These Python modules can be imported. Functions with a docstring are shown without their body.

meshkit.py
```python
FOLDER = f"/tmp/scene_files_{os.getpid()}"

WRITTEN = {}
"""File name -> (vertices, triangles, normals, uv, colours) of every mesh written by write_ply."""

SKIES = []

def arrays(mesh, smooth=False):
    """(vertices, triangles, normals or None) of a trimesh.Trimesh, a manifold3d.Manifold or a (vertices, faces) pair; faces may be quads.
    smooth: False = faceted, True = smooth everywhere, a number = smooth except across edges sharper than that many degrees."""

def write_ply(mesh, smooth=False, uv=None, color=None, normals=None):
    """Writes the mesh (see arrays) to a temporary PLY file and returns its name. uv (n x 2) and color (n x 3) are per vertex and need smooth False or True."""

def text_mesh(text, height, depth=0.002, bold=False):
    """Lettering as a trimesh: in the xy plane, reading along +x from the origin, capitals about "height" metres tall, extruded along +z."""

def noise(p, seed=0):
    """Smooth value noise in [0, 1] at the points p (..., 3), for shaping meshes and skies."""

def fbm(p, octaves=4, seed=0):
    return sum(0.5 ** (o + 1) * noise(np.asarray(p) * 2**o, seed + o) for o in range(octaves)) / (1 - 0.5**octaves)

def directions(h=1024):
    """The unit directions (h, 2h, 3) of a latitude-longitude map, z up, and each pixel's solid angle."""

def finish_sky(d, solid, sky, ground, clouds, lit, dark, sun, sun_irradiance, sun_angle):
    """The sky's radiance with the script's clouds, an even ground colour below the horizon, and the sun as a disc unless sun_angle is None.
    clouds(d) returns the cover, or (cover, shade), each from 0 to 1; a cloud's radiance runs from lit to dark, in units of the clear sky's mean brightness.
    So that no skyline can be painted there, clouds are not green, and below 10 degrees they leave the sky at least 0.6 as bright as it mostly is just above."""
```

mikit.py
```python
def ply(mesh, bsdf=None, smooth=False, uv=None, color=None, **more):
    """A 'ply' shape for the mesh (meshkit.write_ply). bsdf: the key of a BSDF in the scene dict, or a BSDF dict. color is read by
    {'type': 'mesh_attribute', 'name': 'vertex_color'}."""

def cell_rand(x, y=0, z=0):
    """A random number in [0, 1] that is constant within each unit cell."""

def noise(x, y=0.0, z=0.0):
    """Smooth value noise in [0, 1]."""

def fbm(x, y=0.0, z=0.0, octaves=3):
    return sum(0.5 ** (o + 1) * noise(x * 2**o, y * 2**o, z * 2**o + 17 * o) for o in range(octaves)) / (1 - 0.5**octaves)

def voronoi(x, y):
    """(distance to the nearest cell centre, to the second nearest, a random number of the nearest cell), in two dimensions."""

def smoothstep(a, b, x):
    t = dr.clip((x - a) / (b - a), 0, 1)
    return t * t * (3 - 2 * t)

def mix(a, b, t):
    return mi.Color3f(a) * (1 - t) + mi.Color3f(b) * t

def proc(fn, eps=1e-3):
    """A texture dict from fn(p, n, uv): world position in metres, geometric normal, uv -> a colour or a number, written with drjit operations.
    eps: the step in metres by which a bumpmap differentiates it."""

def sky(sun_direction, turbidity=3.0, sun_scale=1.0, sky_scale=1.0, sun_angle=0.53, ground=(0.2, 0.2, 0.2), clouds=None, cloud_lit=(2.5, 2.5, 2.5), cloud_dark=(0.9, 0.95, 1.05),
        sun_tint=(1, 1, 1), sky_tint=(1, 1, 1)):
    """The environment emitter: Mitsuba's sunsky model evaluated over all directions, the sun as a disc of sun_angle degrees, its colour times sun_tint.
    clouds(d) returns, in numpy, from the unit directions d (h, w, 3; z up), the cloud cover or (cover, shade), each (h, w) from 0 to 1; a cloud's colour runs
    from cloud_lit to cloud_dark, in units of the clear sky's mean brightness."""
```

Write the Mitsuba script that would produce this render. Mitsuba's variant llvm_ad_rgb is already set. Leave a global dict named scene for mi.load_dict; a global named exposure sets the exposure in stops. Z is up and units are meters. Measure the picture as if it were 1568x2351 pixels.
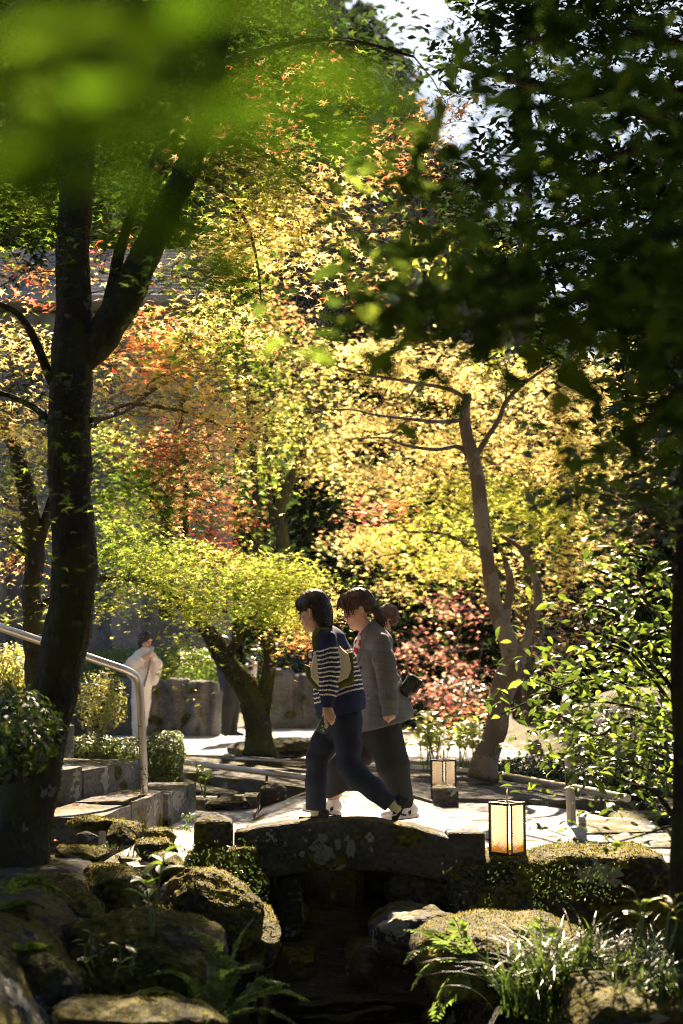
import math, numpy as np, trimesh, mitsuba as mi, drjit as dr, mikit, meshkit
from mikit import proc, noise, fbm, smoothstep, mix, voronoi, cell_rand
T = mi.ScalarTransform4f
scene, labels, COUNT = {}, {}, {}

# ------------------------------------------------------------------ camera, sky, exposure
CAM = np.array([0.0, 0.0, 1.22])
FPX = 1422.0                      # focal length in pixels of the 683 x 1024 frame (a 50 mm lens)
HOR = 1530.0                      # row of the horizon in the 1568 x 2351 picture
PITCH = math.atan((HOR * 0.43559 - 512) / FPX)
FWD = np.array([0, math.cos(PITCH), math.sin(PITCH)])
UPV = np.array([0, -math.sin(PITCH), math.cos(PITCH)])
scene['camera'] = {'type': 'thinlens', 'fov': 2 * math.degrees(math.atan(341.5 / FPX)), 'fov_axis': 'x',
                   'aperture_radius': 0.0125, 'focus_distance': 9.45, 'near_clip': 0.05, 'far_clip': 1500.0,
                   'to_world': T().look_at(origin=CAM.tolist(), target=(CAM + FWD).tolist(), up=[0, 0, 1])}
SUN_EL, SUN_AZ = math.radians(42), math.radians(3)
SUN = [math.sin(SUN_AZ) * math.cos(SUN_EL), math.cos(SUN_AZ) * math.cos(SUN_EL), math.sin(SUN_EL)]
scene['sky'] = mikit.sky(SUN, turbidity=3.0, sun_scale=1.0, sky_scale=0.25, sun_tint=(1.0, 0.955, 0.91), sky_tint=(1.12, 1.0, 0.95))
exposure = 4.5

# ------------------------------------------------------------------ helpers
rng = np.random.default_rng(7)
TAN = 0.43559 / FPX


def W(u, v, d):
    """The point at depth d (metres along y) that the photograph's column u and row v look towards."""
    px, py = u * 0.43559, v * 0.43559
    r = FWD + np.array([1, 0, 0]) * (px - 341.5) / FPX + UPV * (512 - py) / FPX
    return CAM + r * (d / r[1])


def WL(rows, d):
    return [W(r[0], r[1], r[2] if len(r) > 2 else d) for r in rows]


def M(d):
    """Metres per picture column at depth d."""
    return TAN * d


def numbered(name):
    if name not in labels and name not in scene:
        return name
    k = COUNT.get(name, 0) + 1
    while f'{name}_{k:03d}' in labels or f'{name}_{k:03d}' in scene:
        k += 1
    COUNT[name] = k
    return f'{name}_{k:03d}'


def thing(name, label, cat, group=None):
    key = numbered(name)
    labels[key] = {'label': label, 'category': cat}
    if group:
        labels[key]['group'] = group
    return key


ALIAS = {}        # material name -> (BSDF key, what its procedural texture reads from uv)


def emit(mesh, mat, smooth=False, color=None):
    """The shape dict. color: one colour or one per vertex; a named variant of a shared procedural material goes in as uv."""
    if isinstance(mesh, dict):
        return mesh
    bsdf, uv = ALIAS.get(mat, (mat, None))
    v, f = np.asarray(mesh[0], float), np.asarray(mesh[1], int)
    if (uv is not None or (color is not None and np.ndim(color) == 1)) and not isinstance(smooth, bool):
        v, f, _ = meshkit.arrays((v, f), smooth)
        smooth = True
    if color is not None and np.ndim(color) == 1:
        color = np.tile(np.asarray(color, float)[None], (len(v), 1))
    if uv is not None:
        uv = np.tile(np.asarray(uv, float)[None], (len(v), 1))
    return mikit.ply((v, f), bsdf, smooth=smooth, color=color, uv=uv)


def part(parent, name, mesh, bsdf, smooth=False, color=None, label=None, stuff=False):
    key = numbered(parent + '__' + name)
    scene[key] = emit(mesh, bsdf, smooth, color)
    if label or stuff:
        labels[key] = {}
        if label:
            labels[key]['label'] = label
        if stuff:
            labels[key]['kind'] = 'stuff'
    return key


def single(name, label, cat, mesh, bsdf, smooth=False, color=None, group=None, kind=None):
    key = numbered(name)
    scene[key] = emit(mesh, bsdf, smooth, color)
    labels[key] = {'label': label, 'category': cat}
    if group:
        labels[key]['group'] = group
    if kind:
        labels[key]['kind'] = kind
    return key


def struct(name, mesh, bsdf, smooth=False, color=None):
    key = numbered(name)
    scene[key] = emit(mesh, bsdf, smooth, color)
    labels[key] = {'kind': 'structure'}
    return key


def cat(meshes):
    """Joins (vertices, faces) pairs."""
    vs, fs, n = [], [], 0
    for v, f in meshes:
        v, f = np.asarray(v, float), np.asarray(f, int)
        if f.shape[1] == 4:
            f = np.vstack([f[:, [0, 1, 2]], f[:, [0, 2, 3]]])
        vs.append(v); fs.append(f + n); n += len(v)
    return np.vstack(vs), np.vstack(fs)


def vf(m):
    return np.array(m.vertices), np.array(m.faces)


def spline(points, step):
    """Catmull-Rom through rows (x, y, z, radius, ...), about one point every step metres."""
    p = np.asarray(points, float)
    if len(p) < 2:
        return p
    q = np.vstack([2 * p[0] - p[1], p, 2 * p[-1] - p[-2]])
    out = []
    for i in range(len(p) - 1):
        a, b, c, d = q[i:i + 4]
        n = max(1, int(np.linalg.norm(c[:3] - b[:3]) / step))
        t = (np.arange(n) / n)[:, None]
        out.append(0.5 * (2 * b + (c - a) * t + (2 * a - 5 * b + 4 * c - d) * t ** 2 + (3 * b - a - 3 * c + d) * t ** 3))
    return np.vstack(out + [p[-1:]])


def tube(points, radii=None, sides=8, rough=0.0, seed=0, caps=True, step=None, flat=None):
    p = np.asarray(points, float)
    r = p[:, 3] if radii is None else np.broadcast_to(np.asarray(radii, float), (len(p),))
    if step:
        q = spline(np.hstack([p[:, :3], np.asarray(r)[:, None]]), step)
        p, r = q[:, :3], np.maximum(q[:, 3], 1e-4)
    p = p[:, :3]
    t = np.gradient(p, axis=0)
    t /= np.linalg.norm(t, axis=1, keepdims=True) + 1e-12
    a = np.zeros_like(p)
    ref = np.array([0, 1.0, 0]) if abs(t[0][1]) < 0.8 else np.array([1.0, 0, 0])
    for i in range(len(p)):
        ref = ref - t[i] * (ref @ t[i])
        ref /= np.linalg.norm(ref) + 1e-12
        a[i] = ref
    b = np.cross(t, a)
    ang = np.arange(sides) * 2 * np.pi / sides
    rr = np.repeat(np.asarray(r)[:, None], sides, 1)
    ring = np.cos(ang)[None, :, None] * a[:, None] + np.sin(ang)[None, :, None] * b[:, None]
    if flat is not None:
        ring = np.cos(ang)[None, :, None] * a[:, None] * flat[0] + np.sin(ang)[None, :, None] * b[:, None] * flat[1]
    v = p[:, None] + rr[..., None] * ring
    if rough:
        k = meshkit.fbm(v * (2.2 / max(float(np.mean(r)) * 4, .05)), 3, seed) - .5
        v = p[:, None] + rr[..., None] * ring * (1 + rough * 2 * k[..., None])
    n = len(p)
    i, j = np.meshgrid(np.arange(n - 1), np.arange(sides), indexing='ij')
    q = np.stack([i * sides + j, i * sides + (j + 1) % sides, (i + 1) * sides + (j + 1) % sides, (i + 1) * sides + j], -1).reshape(-1, 4)
    f = np.vstack([q[:, [0, 1, 2]], q[:, [0, 2, 3]]])
    v = v.reshape(-1, 3)
    if caps:
        k = np.arange(sides)
        v = np.vstack([v, p[:1], p[-1:]])
        f = np.vstack([f, np.stack([k * 0 + n * sides, (k + 1) % sides, k], 1), np.stack([k * 0 + n * sides + 1, (n - 1) * sides + k, (n - 1) * sides + (k + 1) % sides], 1)])
    return v, f


def rbox(size, r=0.01, at=(0, 0, 0), rz=0.0, seg=2):
    """A box with rounded edges."""
    import manifold3d as m3
    s = np.asarray(size, float) / 2 - r
    ball = m3.Manifold.sphere(r, 4 * seg)
    m = m3.Manifold.batch_hull([ball.translate((sx * s[0], sy * s[1], sz * s[2])) for sx in (-1, 1) for sy in (-1, 1) for sz in (-1, 1)])
    m = m.rotate((0, 0, math.degrees(rz))).translate(tuple(map(float, at))).to_mesh()
    return np.array(m.vert_properties[:, :3]), np.array(m.tri_verts)


def rough_box(size, at, rz=0.0, tilt=(0, 0), amp=0.02, seed=0, n=14, power=6.0, freq=3.0):
    """A hewn or natural stone: a superquadric box of uneven faces. Rounded less with a higher power."""
    s = trimesh.creation.icosphere(subdivisions=4 if n > 10 else 3)
    d = np.array(s.vertices)
    k = (np.abs(d) ** power).sum(1) ** (-1 / power)
    p = d * k[:, None] * np.asarray(size) / 2
    q = p + np.asarray(at)
    nn = d / np.linalg.norm(d, axis=1, keepdims=True)
    facets = unit(np.random.default_rng(seed + 5).standard_normal((11, 3)))      # a few broken planes
    for g in facets if power < 6 else ():
        h = (p / (np.asarray(size) / 2)) @ g
        over = np.maximum(h - np.quantile(h, .90), 0)
        p = p - over[:, None] * g * np.asarray(size) / 2 * .92
    p = p + nn * (amp * 2 * (meshkit.fbm(q * freq + seed * 7.3, 4, seed) - .5) + amp * .7 * (meshkit.fbm(q * freq * 4 + 5, 3, seed + 9) - .5))[:, None]
    R = trimesh.transformations.euler_matrix(tilt[0], tilt[1], rz)[:3, :3]
    return p @ R.T + np.asarray(at), np.array(s.faces)


# ---- leaves
def leaf_template(kind):
    if kind == 'maple':           # seven pointed lobes
        angs = np.radians([-165, -120, -92, -66, -40, -18, 0, 18, 40, 66, 92, 120, 165])
        rad = np.array([.08, .52, .23, .82, .26, .40, 1.0, .40, .26, .82, .23, .52, .08])
        v = np.stack([np.cos(angs) * rad, np.sin(angs) * rad, -0.16 * rad ** 2], 1)
        v = np.vstack([[[0, 0, 0.0]], v])
        n = len(angs)
        f = np.array([[0, i, i + 1] for i in range(1, n)])
        v[:, 0] += .25
        return v, f
    if kind == 'star':            # a cheap five-lobed star
        angs = np.radians([-170, -115, -88, -55, -28, 0, 28, 55, 88, 115, 170])
        rad = np.array([.05, .6, .26, .88, .3, 1.0, .3, .88, .26, .6, .05])
        v = np.vstack([[[0, 0, 0.0]], np.stack([np.cos(angs) * rad, np.sin(angs) * rad, -0.15 * rad ** 2], 1)])
        return v, np.array([[0, i, i + 1] for i in range(1, len(angs))])
    if kind == 'far':             # a leaf of two folded halves
        v = np.array([[-.8, 0, 0], [0, -.55, -.12], [1, 0, -.1], [0, .55, -.12]])
        return v, np.array([[0, 1, 2], [0, 2, 3]])
    if kind == 'oval':            # camellia-like: pointed oval, folded along the rib, curved
        x = np.array([-.95, -.6, -.1, .45, .82, 1.1])
        w = np.array([0, .30, .44, .34, .14, 0])
        rib = np.stack([x, 0 * x, .10 - .16 * x ** 2], 1)
        L = np.stack([x, w, .10 - .16 * x ** 2 + .28 * w], 1)[1:-1]
        R = L * [1, -1, 1]
        v = np.vstack([rib, L, R])
        f = []
        for (o, s) in ((6, 1), (10, -1)):
            row = [[0, 1, o], [4, 5, o + 3]]
            for i in range(3):
                row += [[i + 1, i + 2, o + i + 1], [i + 1, o + i + 1, o + i]]
            f += [r if s == 1 else r[::-1] for r in row]
        return v, np.array(f)
    if kind == 'small':           # small oval leaf, four triangles
        v = np.array([[-1, 0, 0], [1.1, 0, -.12], [.0, .45, .14], [.0, -.45, .14], [0, 0, .04]])
        return v, np.array([[0, 4, 2], [4, 1, 2], [0, 3, 4], [4, 3, 1]])
    raise ValueError(kind)


TEMPL = {k: leaf_template(k) for k in ('maple', 'star', 'far', 'oval', 'small')}


def unit(a):
    return a / (np.linalg.norm(a, axis=-1, keepdims=True) + 1e-12)


def leaves(C, N, A, S, kind, col=None):
    """Leaves at C, facing N, tips along A, of half length S: (vertices, faces), colours per vertex."""
    tv, tf = TEMPL[kind]
    N = unit(N)
    A = unit(A - N * (A * N).sum(1, keepdims=True))
    B = np.cross(N, A)
    v = C[:, None] + S[:, None, None] * (tv[None, :, :1] * A[:, None] + tv[None, :, 1:2] * B[:, None] + tv[None, :, 2:] * N[:, None])
    f = tf[None] + (np.arange(len(C)) * len(tv))[:, None, None]
    c = None if col is None else np.repeat(col, len(tv), 0)
    return (v.reshape(-1, 3), f.reshape(-1, 3)), c


def pick_colors(n, palette, weights=None, jitter=.12, r=rng):
    pal = np.array(palette, float)
    k = r.choice(len(pal), n, p=None if weights is None else np.array(weights) / np.sum(weights))
    c = pal[k] * (1 + jitter * r.standard_normal((n, 1)))
    c += r.standard_normal((n, 3)) * .02 * pal[k]
    return np.clip(c, .003, .95)


def pad_points(c, rad, n, r, clump=.18, per=22, flat=.2):
    """Points in little sprays inside an ellipsoid."""
    m = max(1, n // per)
    q = r.standard_normal((m, 3))
    q = unit(q) * (r.random((m, 1)) ** (1 / 2.2))
    cen = np.asarray(c) + q * np.asarray(rad)
    k = r.integers(0, m, n)
    ext = r.uniform(.55, 1.5, m)[k, None]
    az, rr = r.random(n) * 6.283, 1.45 * np.sqrt(r.random(n))
    off = np.stack([rr * np.cos(az), rr * np.sin(az), r.uniform(-1.6, 1.6, n) * flat], 1) * clump * ext
    lean = .35 * r.standard_normal((m, 2))[k]
    off[:, 2] += (off[:, :2] * lean).sum(1) - .3 * (off[:, 0] ** 2 + off[:, 1] ** 2) / max(clump, 1e-6)
    return cen[k] + off, cen

# ------------------------------------------------------------------ materials
V3 = lambda c: {'type': 'rgb', 'value': list(c)}
VC = {'type': 'mesh_attribute', 'name': 'vertex_color'}


def principled(color, rough=.6, spec=.5, **k):
    return {'type': 'twosided', 'b': {'type': 'principled', 'base_color': color, 'roughness': rough, 'specular': spec, **k}}


def bumped(bsdf, fn, scale=1.0, eps=2e-3):
    return {'type': 'twosided', 'b': {'type': 'bumpmap', 'arbitrary': proc(fn, eps), 'scale': scale, 'b': bsdf['b']}}


def mineral_col(p, n, uv):
    """Stone, paving, plaster and soil: uv.x is how pale the stone is, uv.y how much of it moss has taken."""
    a = fbm(p.x * 3.1, p.y * 3.1, p.z * 2.6, 3)
    s = noise(p.x * 47, p.y * 47, p.z * 47)
    k = smoothstep(.25, .75, a * .62 + s * .38)
    c = mi.Color3f(1, .955 + .03 * uv.x, .89 + .08 * uv.x) * ((.018 + .18 * uv.x) * (1 - k) + (.065 + .36 * uv.x) * k)
    b = fbm(p.x * 6.3 + 9, p.y * 6.3, p.z * 5, 2)
    lich = smoothstep(.64, .68, b * .8 + s * .2) * smoothstep(.1, .25, uv.y)
    c = mix(c, (.25, .25, .215), lich * .8)
    g = fbm(p.x * 4.7 + 3, p.y * 4.7, p.z * 4.7, 3)
    m = smoothstep(.585, .635, g * .75 + s * .12 + uv.y * (.25 + .25 * n.z))
    mossy = mix((.009, .014, .003), (.11, .092, .012), smoothstep(.25, .8, b * .55 + s * .45))
    return mix(c, mossy, m)


def mineral_h(p, n, uv):
    return .010 * noise(p.x * 24, p.y * 24, p.z * 20) + .007 * noise(p.x * 75, p.y * 75, p.z * 75)


def bark_col(p, n, uv):
    """uv.x 0: dark mossy bark, 1: pale peeling bark."""
    a = fbm(p.x * 11, p.y * 11, p.z * 3, 3)
    s = noise(p.x * 60, p.y * 60, p.z * 35)
    d = mix((.009, .0075, .006), (.045, .036, .027), a * .6 + s * .4)
    q = fbm(p.x * 7 + 3, p.y * 7, p.z * 4, 2)
    d = mix(d, (.15, .16, .13), smoothstep(.72, .75, noise(p.x * 17, p.y * 17, p.z * 11) * .7 + s * .3) * .7)
    d = mix(d, (.038, .042, .008), smoothstep(.48, .56, a * .3 + (1 - q) * .55 + s * .15) * .8)
    w = mix(mix((.105, .072, .045), (.17, .122, .08), a), (.25, .20, .145), smoothstep(.5, .6, q * .8 + s * .2) * .8)
    return mix(d, w, uv.x)


def bark_h(p, n, uv):
    return .016 * noise(p.x * 30, p.y * 30, p.z * 8) + .006 * noise(p.x * 80, p.y * 80, p.z * 50)


def fabric_col(p, n, uv):
    """uv.x 0: dark blue denim, .5: charcoal wool, 1: small glen check in greys."""
    t = noise(p.x * 270, p.y * 270, p.z * 270)
    den = mix((.007, .010, .021), (.020, .025, .044), t)
    wool = mix((.011, .011, .011), (.028, .0275, .027), t)
    a, b = (p.z + .12 * p.x) / .062, (p.x - .12 * p.z + .5 * p.y) / .062
    fa, fb = a - dr.floor(a), b - dr.floor(b)
    la = dr.select(fa < .5, .5 + .5 * dr.sin(a * 31.4), .35)
    lb = dr.select(fb < .5, .5 + .5 * dr.sin(b * 31.4), .35)
    thin = dr.select((dr.abs(fa - .75) < .03) | (dr.abs(fb - .75) < .03), .5, 0.0)
    chk = mix(mix((.105, .105, .108), (.155, .155, .158), dr.clip(.5 * la + .35 * lb + .3 * (t - .4), 0, 1)), (.04, .04, .04), thin * .6)
    return mi.Color3f(dr.select(uv.x < .25, den, dr.select(uv.x < .75, wool, chk)))


ALIAS.update({'m_step': ('m_mineral', (.26, .34)), 'm_stone': ('m_mineral', (.05, .36)), 'm_moss': ('m_mineral', (-.02, .66)), 'm_pave': ('m_mineral', (.85, .08)), 'm_flag': ('m_mineral', (.6, .27)),
              'm_asphalt': ('m_mineral', (.16, .0)), 'm_plaster': ('m_mineral', (.50, .0)), 'm_wallstone': ('m_mineral', (.26, .14)), 'm_soil': ('m_mineral', (-.04, .45)),
              'm_plaza': ('m_mineral', (.9, .0)), 'm_concrete': ('m_mineral', (.12, .62)), 'm_bark': ('m_barks', (0, 0)), 'm_pale': ('m_barks', (1, 0)),
              'm_denim': ('m_fabric', (0, 0)), 'm_slacks': ('m_fabric', (.5, 0)), 'm_check': ('m_fabric', (1, 0)), 'm_needle': ('m_leaf', None)})
THIN = {'type': 'principledthin', 'base_color': VC, 'roughness': .6, 'diff_trans': 1.3, 'spec_trans': 0.0, 'eta': 1.4}
scene.update({
    'm_mineral': bumped(principled(proc(mineral_col), .8, .14), mineral_h),
    'm_barks': bumped(principled(proc(bark_col), .85, .3), bark_h),
    'm_fabric': principled(proc(fabric_col), .8, .25),
    'm_cloth': principled(VC, .8, .25),
    'm_steel': principled(V3((.50, .47, .44)), .30, .5, metallic=.85),
    'm_leaf': THIN,
    'm_gloss': {'type': 'blendbsdf', 'weight': .38, 'a': {**THIN, 'diff_trans': 1.45}, 'b': {'type': 'twosided', 'b': {'type': 'roughplastic', 'diffuse_reflectance': V3((.02, .035, .01)), 'alpha': .2, 'int_ior': 2.0}}},
    'm_water': {'type': 'dielectric', 'int_ior': 1.33},
    **{k: principled(V3(c), r_, s_) for k, (c, r_, s_) in {
        'm_post': ((.20, .175, .155), .4, .5), 'm_iron': ((.018, .017, .016), .45, .5), 'm_twig': ((.05, .038, .03), .8, .3), 'm_twigpale': ((.24, .20, .18), .7, .3), 'm_skin': ((.56, .33, .24), .5, .4),
        'm_lips': ((.45, .16, .14), .45, .4), 'm_eye': ((.05, .04, .04), .2, .6), 'm_hair': ((.022, .012, .009), .40, .5), 'm_hairdyed': ((.050, .022, .012), .40, .5), 'm_hairbrown': ((.10, .05, .03), .6, .4),
        'm_leather': ((.012, .012, .013), .25, .6), 'm_stem': ((.10, .14, .03), .6, .4), 'm_roof': ((.22, .21, .21), .5, .4)}.items()}})

# ------------------------------------------------------------------ the setting: ground, stream, paths, hill
def sstep(a, b, x):
    t = np.clip((x - a) / (b - a), 0, 1)
    return t * t * (3 - 2 * t)


def stream_x(y):
    return 0.02 + .045 * (np.clip(y, 8.7, 14) - 8.9)


def ground_z(x, y):
    z = np.zeros_like(x)
    # the left bank rises with the steps, the right one a little
    z = z + .62 * sstep(-1.7, -3.2, x) * sstep(8.2, 9.6, y) * sstep(17.5, 14.5, y)
    z = z + .30 * sstep(-1.3, -1.9, x) * sstep(8.6, 9.3, y) * sstep(15.8, 13.8, y)
    z = z + .16 * sstep(15.6, 17.2, y)
    z = z + .34 * sstep(2.0, 3.6, x) * sstep(8.0, 9.5, y) + .45 * sstep(2.2, 3.6, x) * sstep(13, 15.5, y) * sstep(22, 18, y)
    z = z - .25 * sstep(2.05, 2.4, x) * sstep(3.2, 2.6, x) * sstep(13.2, 12.4, y) * sstep(7.5, 9, y)
    # near banks
    near = sstep(8.75, 8.3, y)
    left = -1.05 + 1.20 * sstep(-.35, -1.5, x)
    right = -1.05 + .62 * sstep(.35, 1.1, x) + .55 * sstep(1.7, 2.6, x)
    z = z * (1 - near) + near * np.where(x < 0.0, left, right)
    z = z + .75 * sstep(5.0, 2.0, y) * np.exp(-(x / 1.5) ** 2)
    # stream bed under and behind the bridge, moat beside the asphalt path
    w = np.abs(x - stream_x(y))
    z = np.where(y > 8.3, np.minimum(z, -1.05 + 1.05 * sstep(.55, .70, w) + 1.0 * sstep(14.2, 15.2, y)), z)
    k = (y - 12.95 - .55 * np.maximum(0, -x - .3) * 1.2)
    moat = -.55 + .9 * sstep(.30, .45, np.abs(k))
    z = np.where((x > -2.3) & (x < .7), np.minimum(z, np.maximum(moat, -1.2)), z)
    z += .05 * (meshkit.fbm(np.stack([x * 1.3, y * 1.3, 0 * x], -1), 4, 3) - .5) * sstep(60, 20, y)
    return z


def graded(lo, hi, mid0, mid1, fine, coarse):
    a = np.arange(mid0, mid1, fine)
    lo_n, hi_n = np.linspace(0, 1, coarse)[1:], np.linspace(0, 1, coarse)[1:]
    return np.concatenate([(mid0 - (mid0 - lo) * lo_n ** 2.2)[::-1], a, mid1 + (hi - mid1) * hi_n ** 2.2])


gx, gy = graded(-300, 300, -4, 4.5, .07, 26), graded(-120, 600, 2, 18, .09, 30)
X, Y = np.meshgrid(gx, gy, indexing='ij')
Z = ground_z(X, Y)
i, j = np.meshgrid(np.arange(len(gx) - 1), np.arange(len(gy) - 1), indexing='ij')
nY = len(gy)
quads = np.stack([i * nY + j, (i + 1) * nY + j, (i + 1) * nY + j + 1, i * nY + j + 1], -1).reshape(-1, 4)
struct('ground', (np.stack([X, Y, Z], -1).reshape(-1, 3), quads), 'm_soil', smooth=True)

wx, wy = np.meshgrid(np.linspace(-3, 3, 121), np.linspace(1.5, 14.4, 260), indexing='ij')
wz = -.88 + .010 * (meshkit.fbm(np.stack([wx * 5, wy * 4, 0 * wx], -1), 3, 2) - .5)
i, j = np.meshgrid(np.arange(120), np.arange(259), indexing='ij')
struct('stream', (np.stack([wx, wy, wz], -1).reshape(-1, 3), np.stack([i * 260 + j, (i + 1) * 260 + j, (i + 1) * 260 + j + 1, i * 260 + j + 1], -1).reshape(-1, 4)), 'm_water', smooth=True)


def slab(poly, z0, z1, step=.16, amp=.0, seed=0, wob=0.0):
    """A paved area: a polygon prism whose top undulates slightly and whose rim is uneven."""
    from shapely import Polygon
    p = np.array(poly, float)
    ring = []
    for a, b in zip(p, np.roll(p, -1, 0)):
        n = max(1, int(np.linalg.norm(b - a) / step))
        ring += [a + (b - a) * k / n for k in range(n)]
    ring = np.array(ring)
    if wob:
        q = np.c_[ring * 3, ring[:, 0] * 0]
        ring = ring + wob * (np.stack([meshkit.fbm(q, 3, seed), meshkit.fbm(q + 9, 3, seed)], 1) - .5) * 2
    m = trimesh.creation.extrude_polygon(Polygon(ring), 1.0, engine='earcut')
    v, f = vf(m)
    tris = trimesh.Trimesh(v, f)
    v, f = trimesh.remesh.subdivide_to_size(tris.vertices, tris.faces, max_edge=step * 2.2)
    top = v[:, 2]
    v = np.c_[v[:, :2], z0 + (z1(v[:, 0], v[:, 1]) - z0 if callable(z1) else z1 - z0) * top]
    if amp:
        v[:, 2] += top * amp * 2 * (meshkit.fbm(np.c_[v[:, :2] * 2.5, v[:, 0] * 0], 3, seed) - .5)
    return v, f


# paving: right approach, left approach, the asphalt path behind, the plaza
struct('path', slab([(.66, 8.86), (1.3, 8.84), (2.02, 8.86), (2.14, 9.6), (2.16, 10.6), (2.06, 11.6), (1.75, 12.45), (1.0, 12.75), (.80, 12.4)], -.45, .03, amp=.012, wob=.03, seed=2), 'm_pave')
struct('path', slab([(-.66, 8.75), (-.72, 12.5), (-1.3, 12.2), (-1.42, 9.3), (-1.25, 8.6)], -.45, .03, amp=.012, wob=.03, seed=5), 'm_pave')
asph = [(-2.6, 17.4), (-1.9, 15.85), (-.43, 13.65), (.15, 12.82), (.85, 12.80), (1.75, 12.52), (2.55, 12.40), (2.05, 13.5), (1.45, 15.2), (.75, 15.6), (-.3, 16.2), (-1.6, 17.1)]
struct('asphalt_path', slab(asph, -.5, .07, amp=.01, seed=8), 'm_asphalt')
struct('plaza', slab([(-14, 15.9), (-2.3, 17.2), (-1.7, 17.0), (-.4, 16.4), (.7, 15.9), (2.0, 15.8), (9, 16.6), (12, 24), (-14, 24)], -.4, .185, step=.6), 'm_plaza')

# the wooded hill, high on the left, falling off to the right
def hill_crest(x):
    return 24 + 56 * sstep(26, -14, x) + 3 * np.sin(x / 9 + 1)


hx, hy = np.linspace(-260, 260, 90), np.linspace(48, 330, 50)
X, Y = np.meshgrid(hx, hy, indexing='ij')
crest = hill_crest(X)
Z = np.maximum(-1, crest * sstep(48, 150, Y)) + 8 * (meshkit.fbm(np.stack([X / 25, Y / 25, 0 * X], -1), 3, 4) - .5) * sstep(50, 80, Y)
i, j = np.meshgrid(np.arange(89), np.arange(49), indexing='ij')
struct('hill', (np.stack([X, Y, Z], -1).reshape(-1, 3), np.stack([i * 50 + j, (i + 1) * 50 + j, (i + 1) * 50 + j + 1, i * 50 + j + 1], -1).reshape(-1, 4)), 'm_soil', smooth=True)
r = np.random.default_rng(11)
cn = 1300
cx, cy = r.uniform(-75, 75, cn), 55 + 110 * r.random(cn) ** .9
cz = np.maximum(0, hill_crest(cx) * sstep(48, 150, cy)) - 1
n_per = 110
k = np.repeat(np.arange(cn), n_per)
hgt = r.uniform(5, 9, cn)[k]
t = r.random(len(k)) ** .7
rad = np.sqrt(np.maximum(.02, 1 - (1.7 * t - .7) ** 2)) * r.uniform(2.0, 3.6, cn)[k] * r.uniform(.7, 1.1, len(k))
ang = r.random(len(k)) * 6.283
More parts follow.
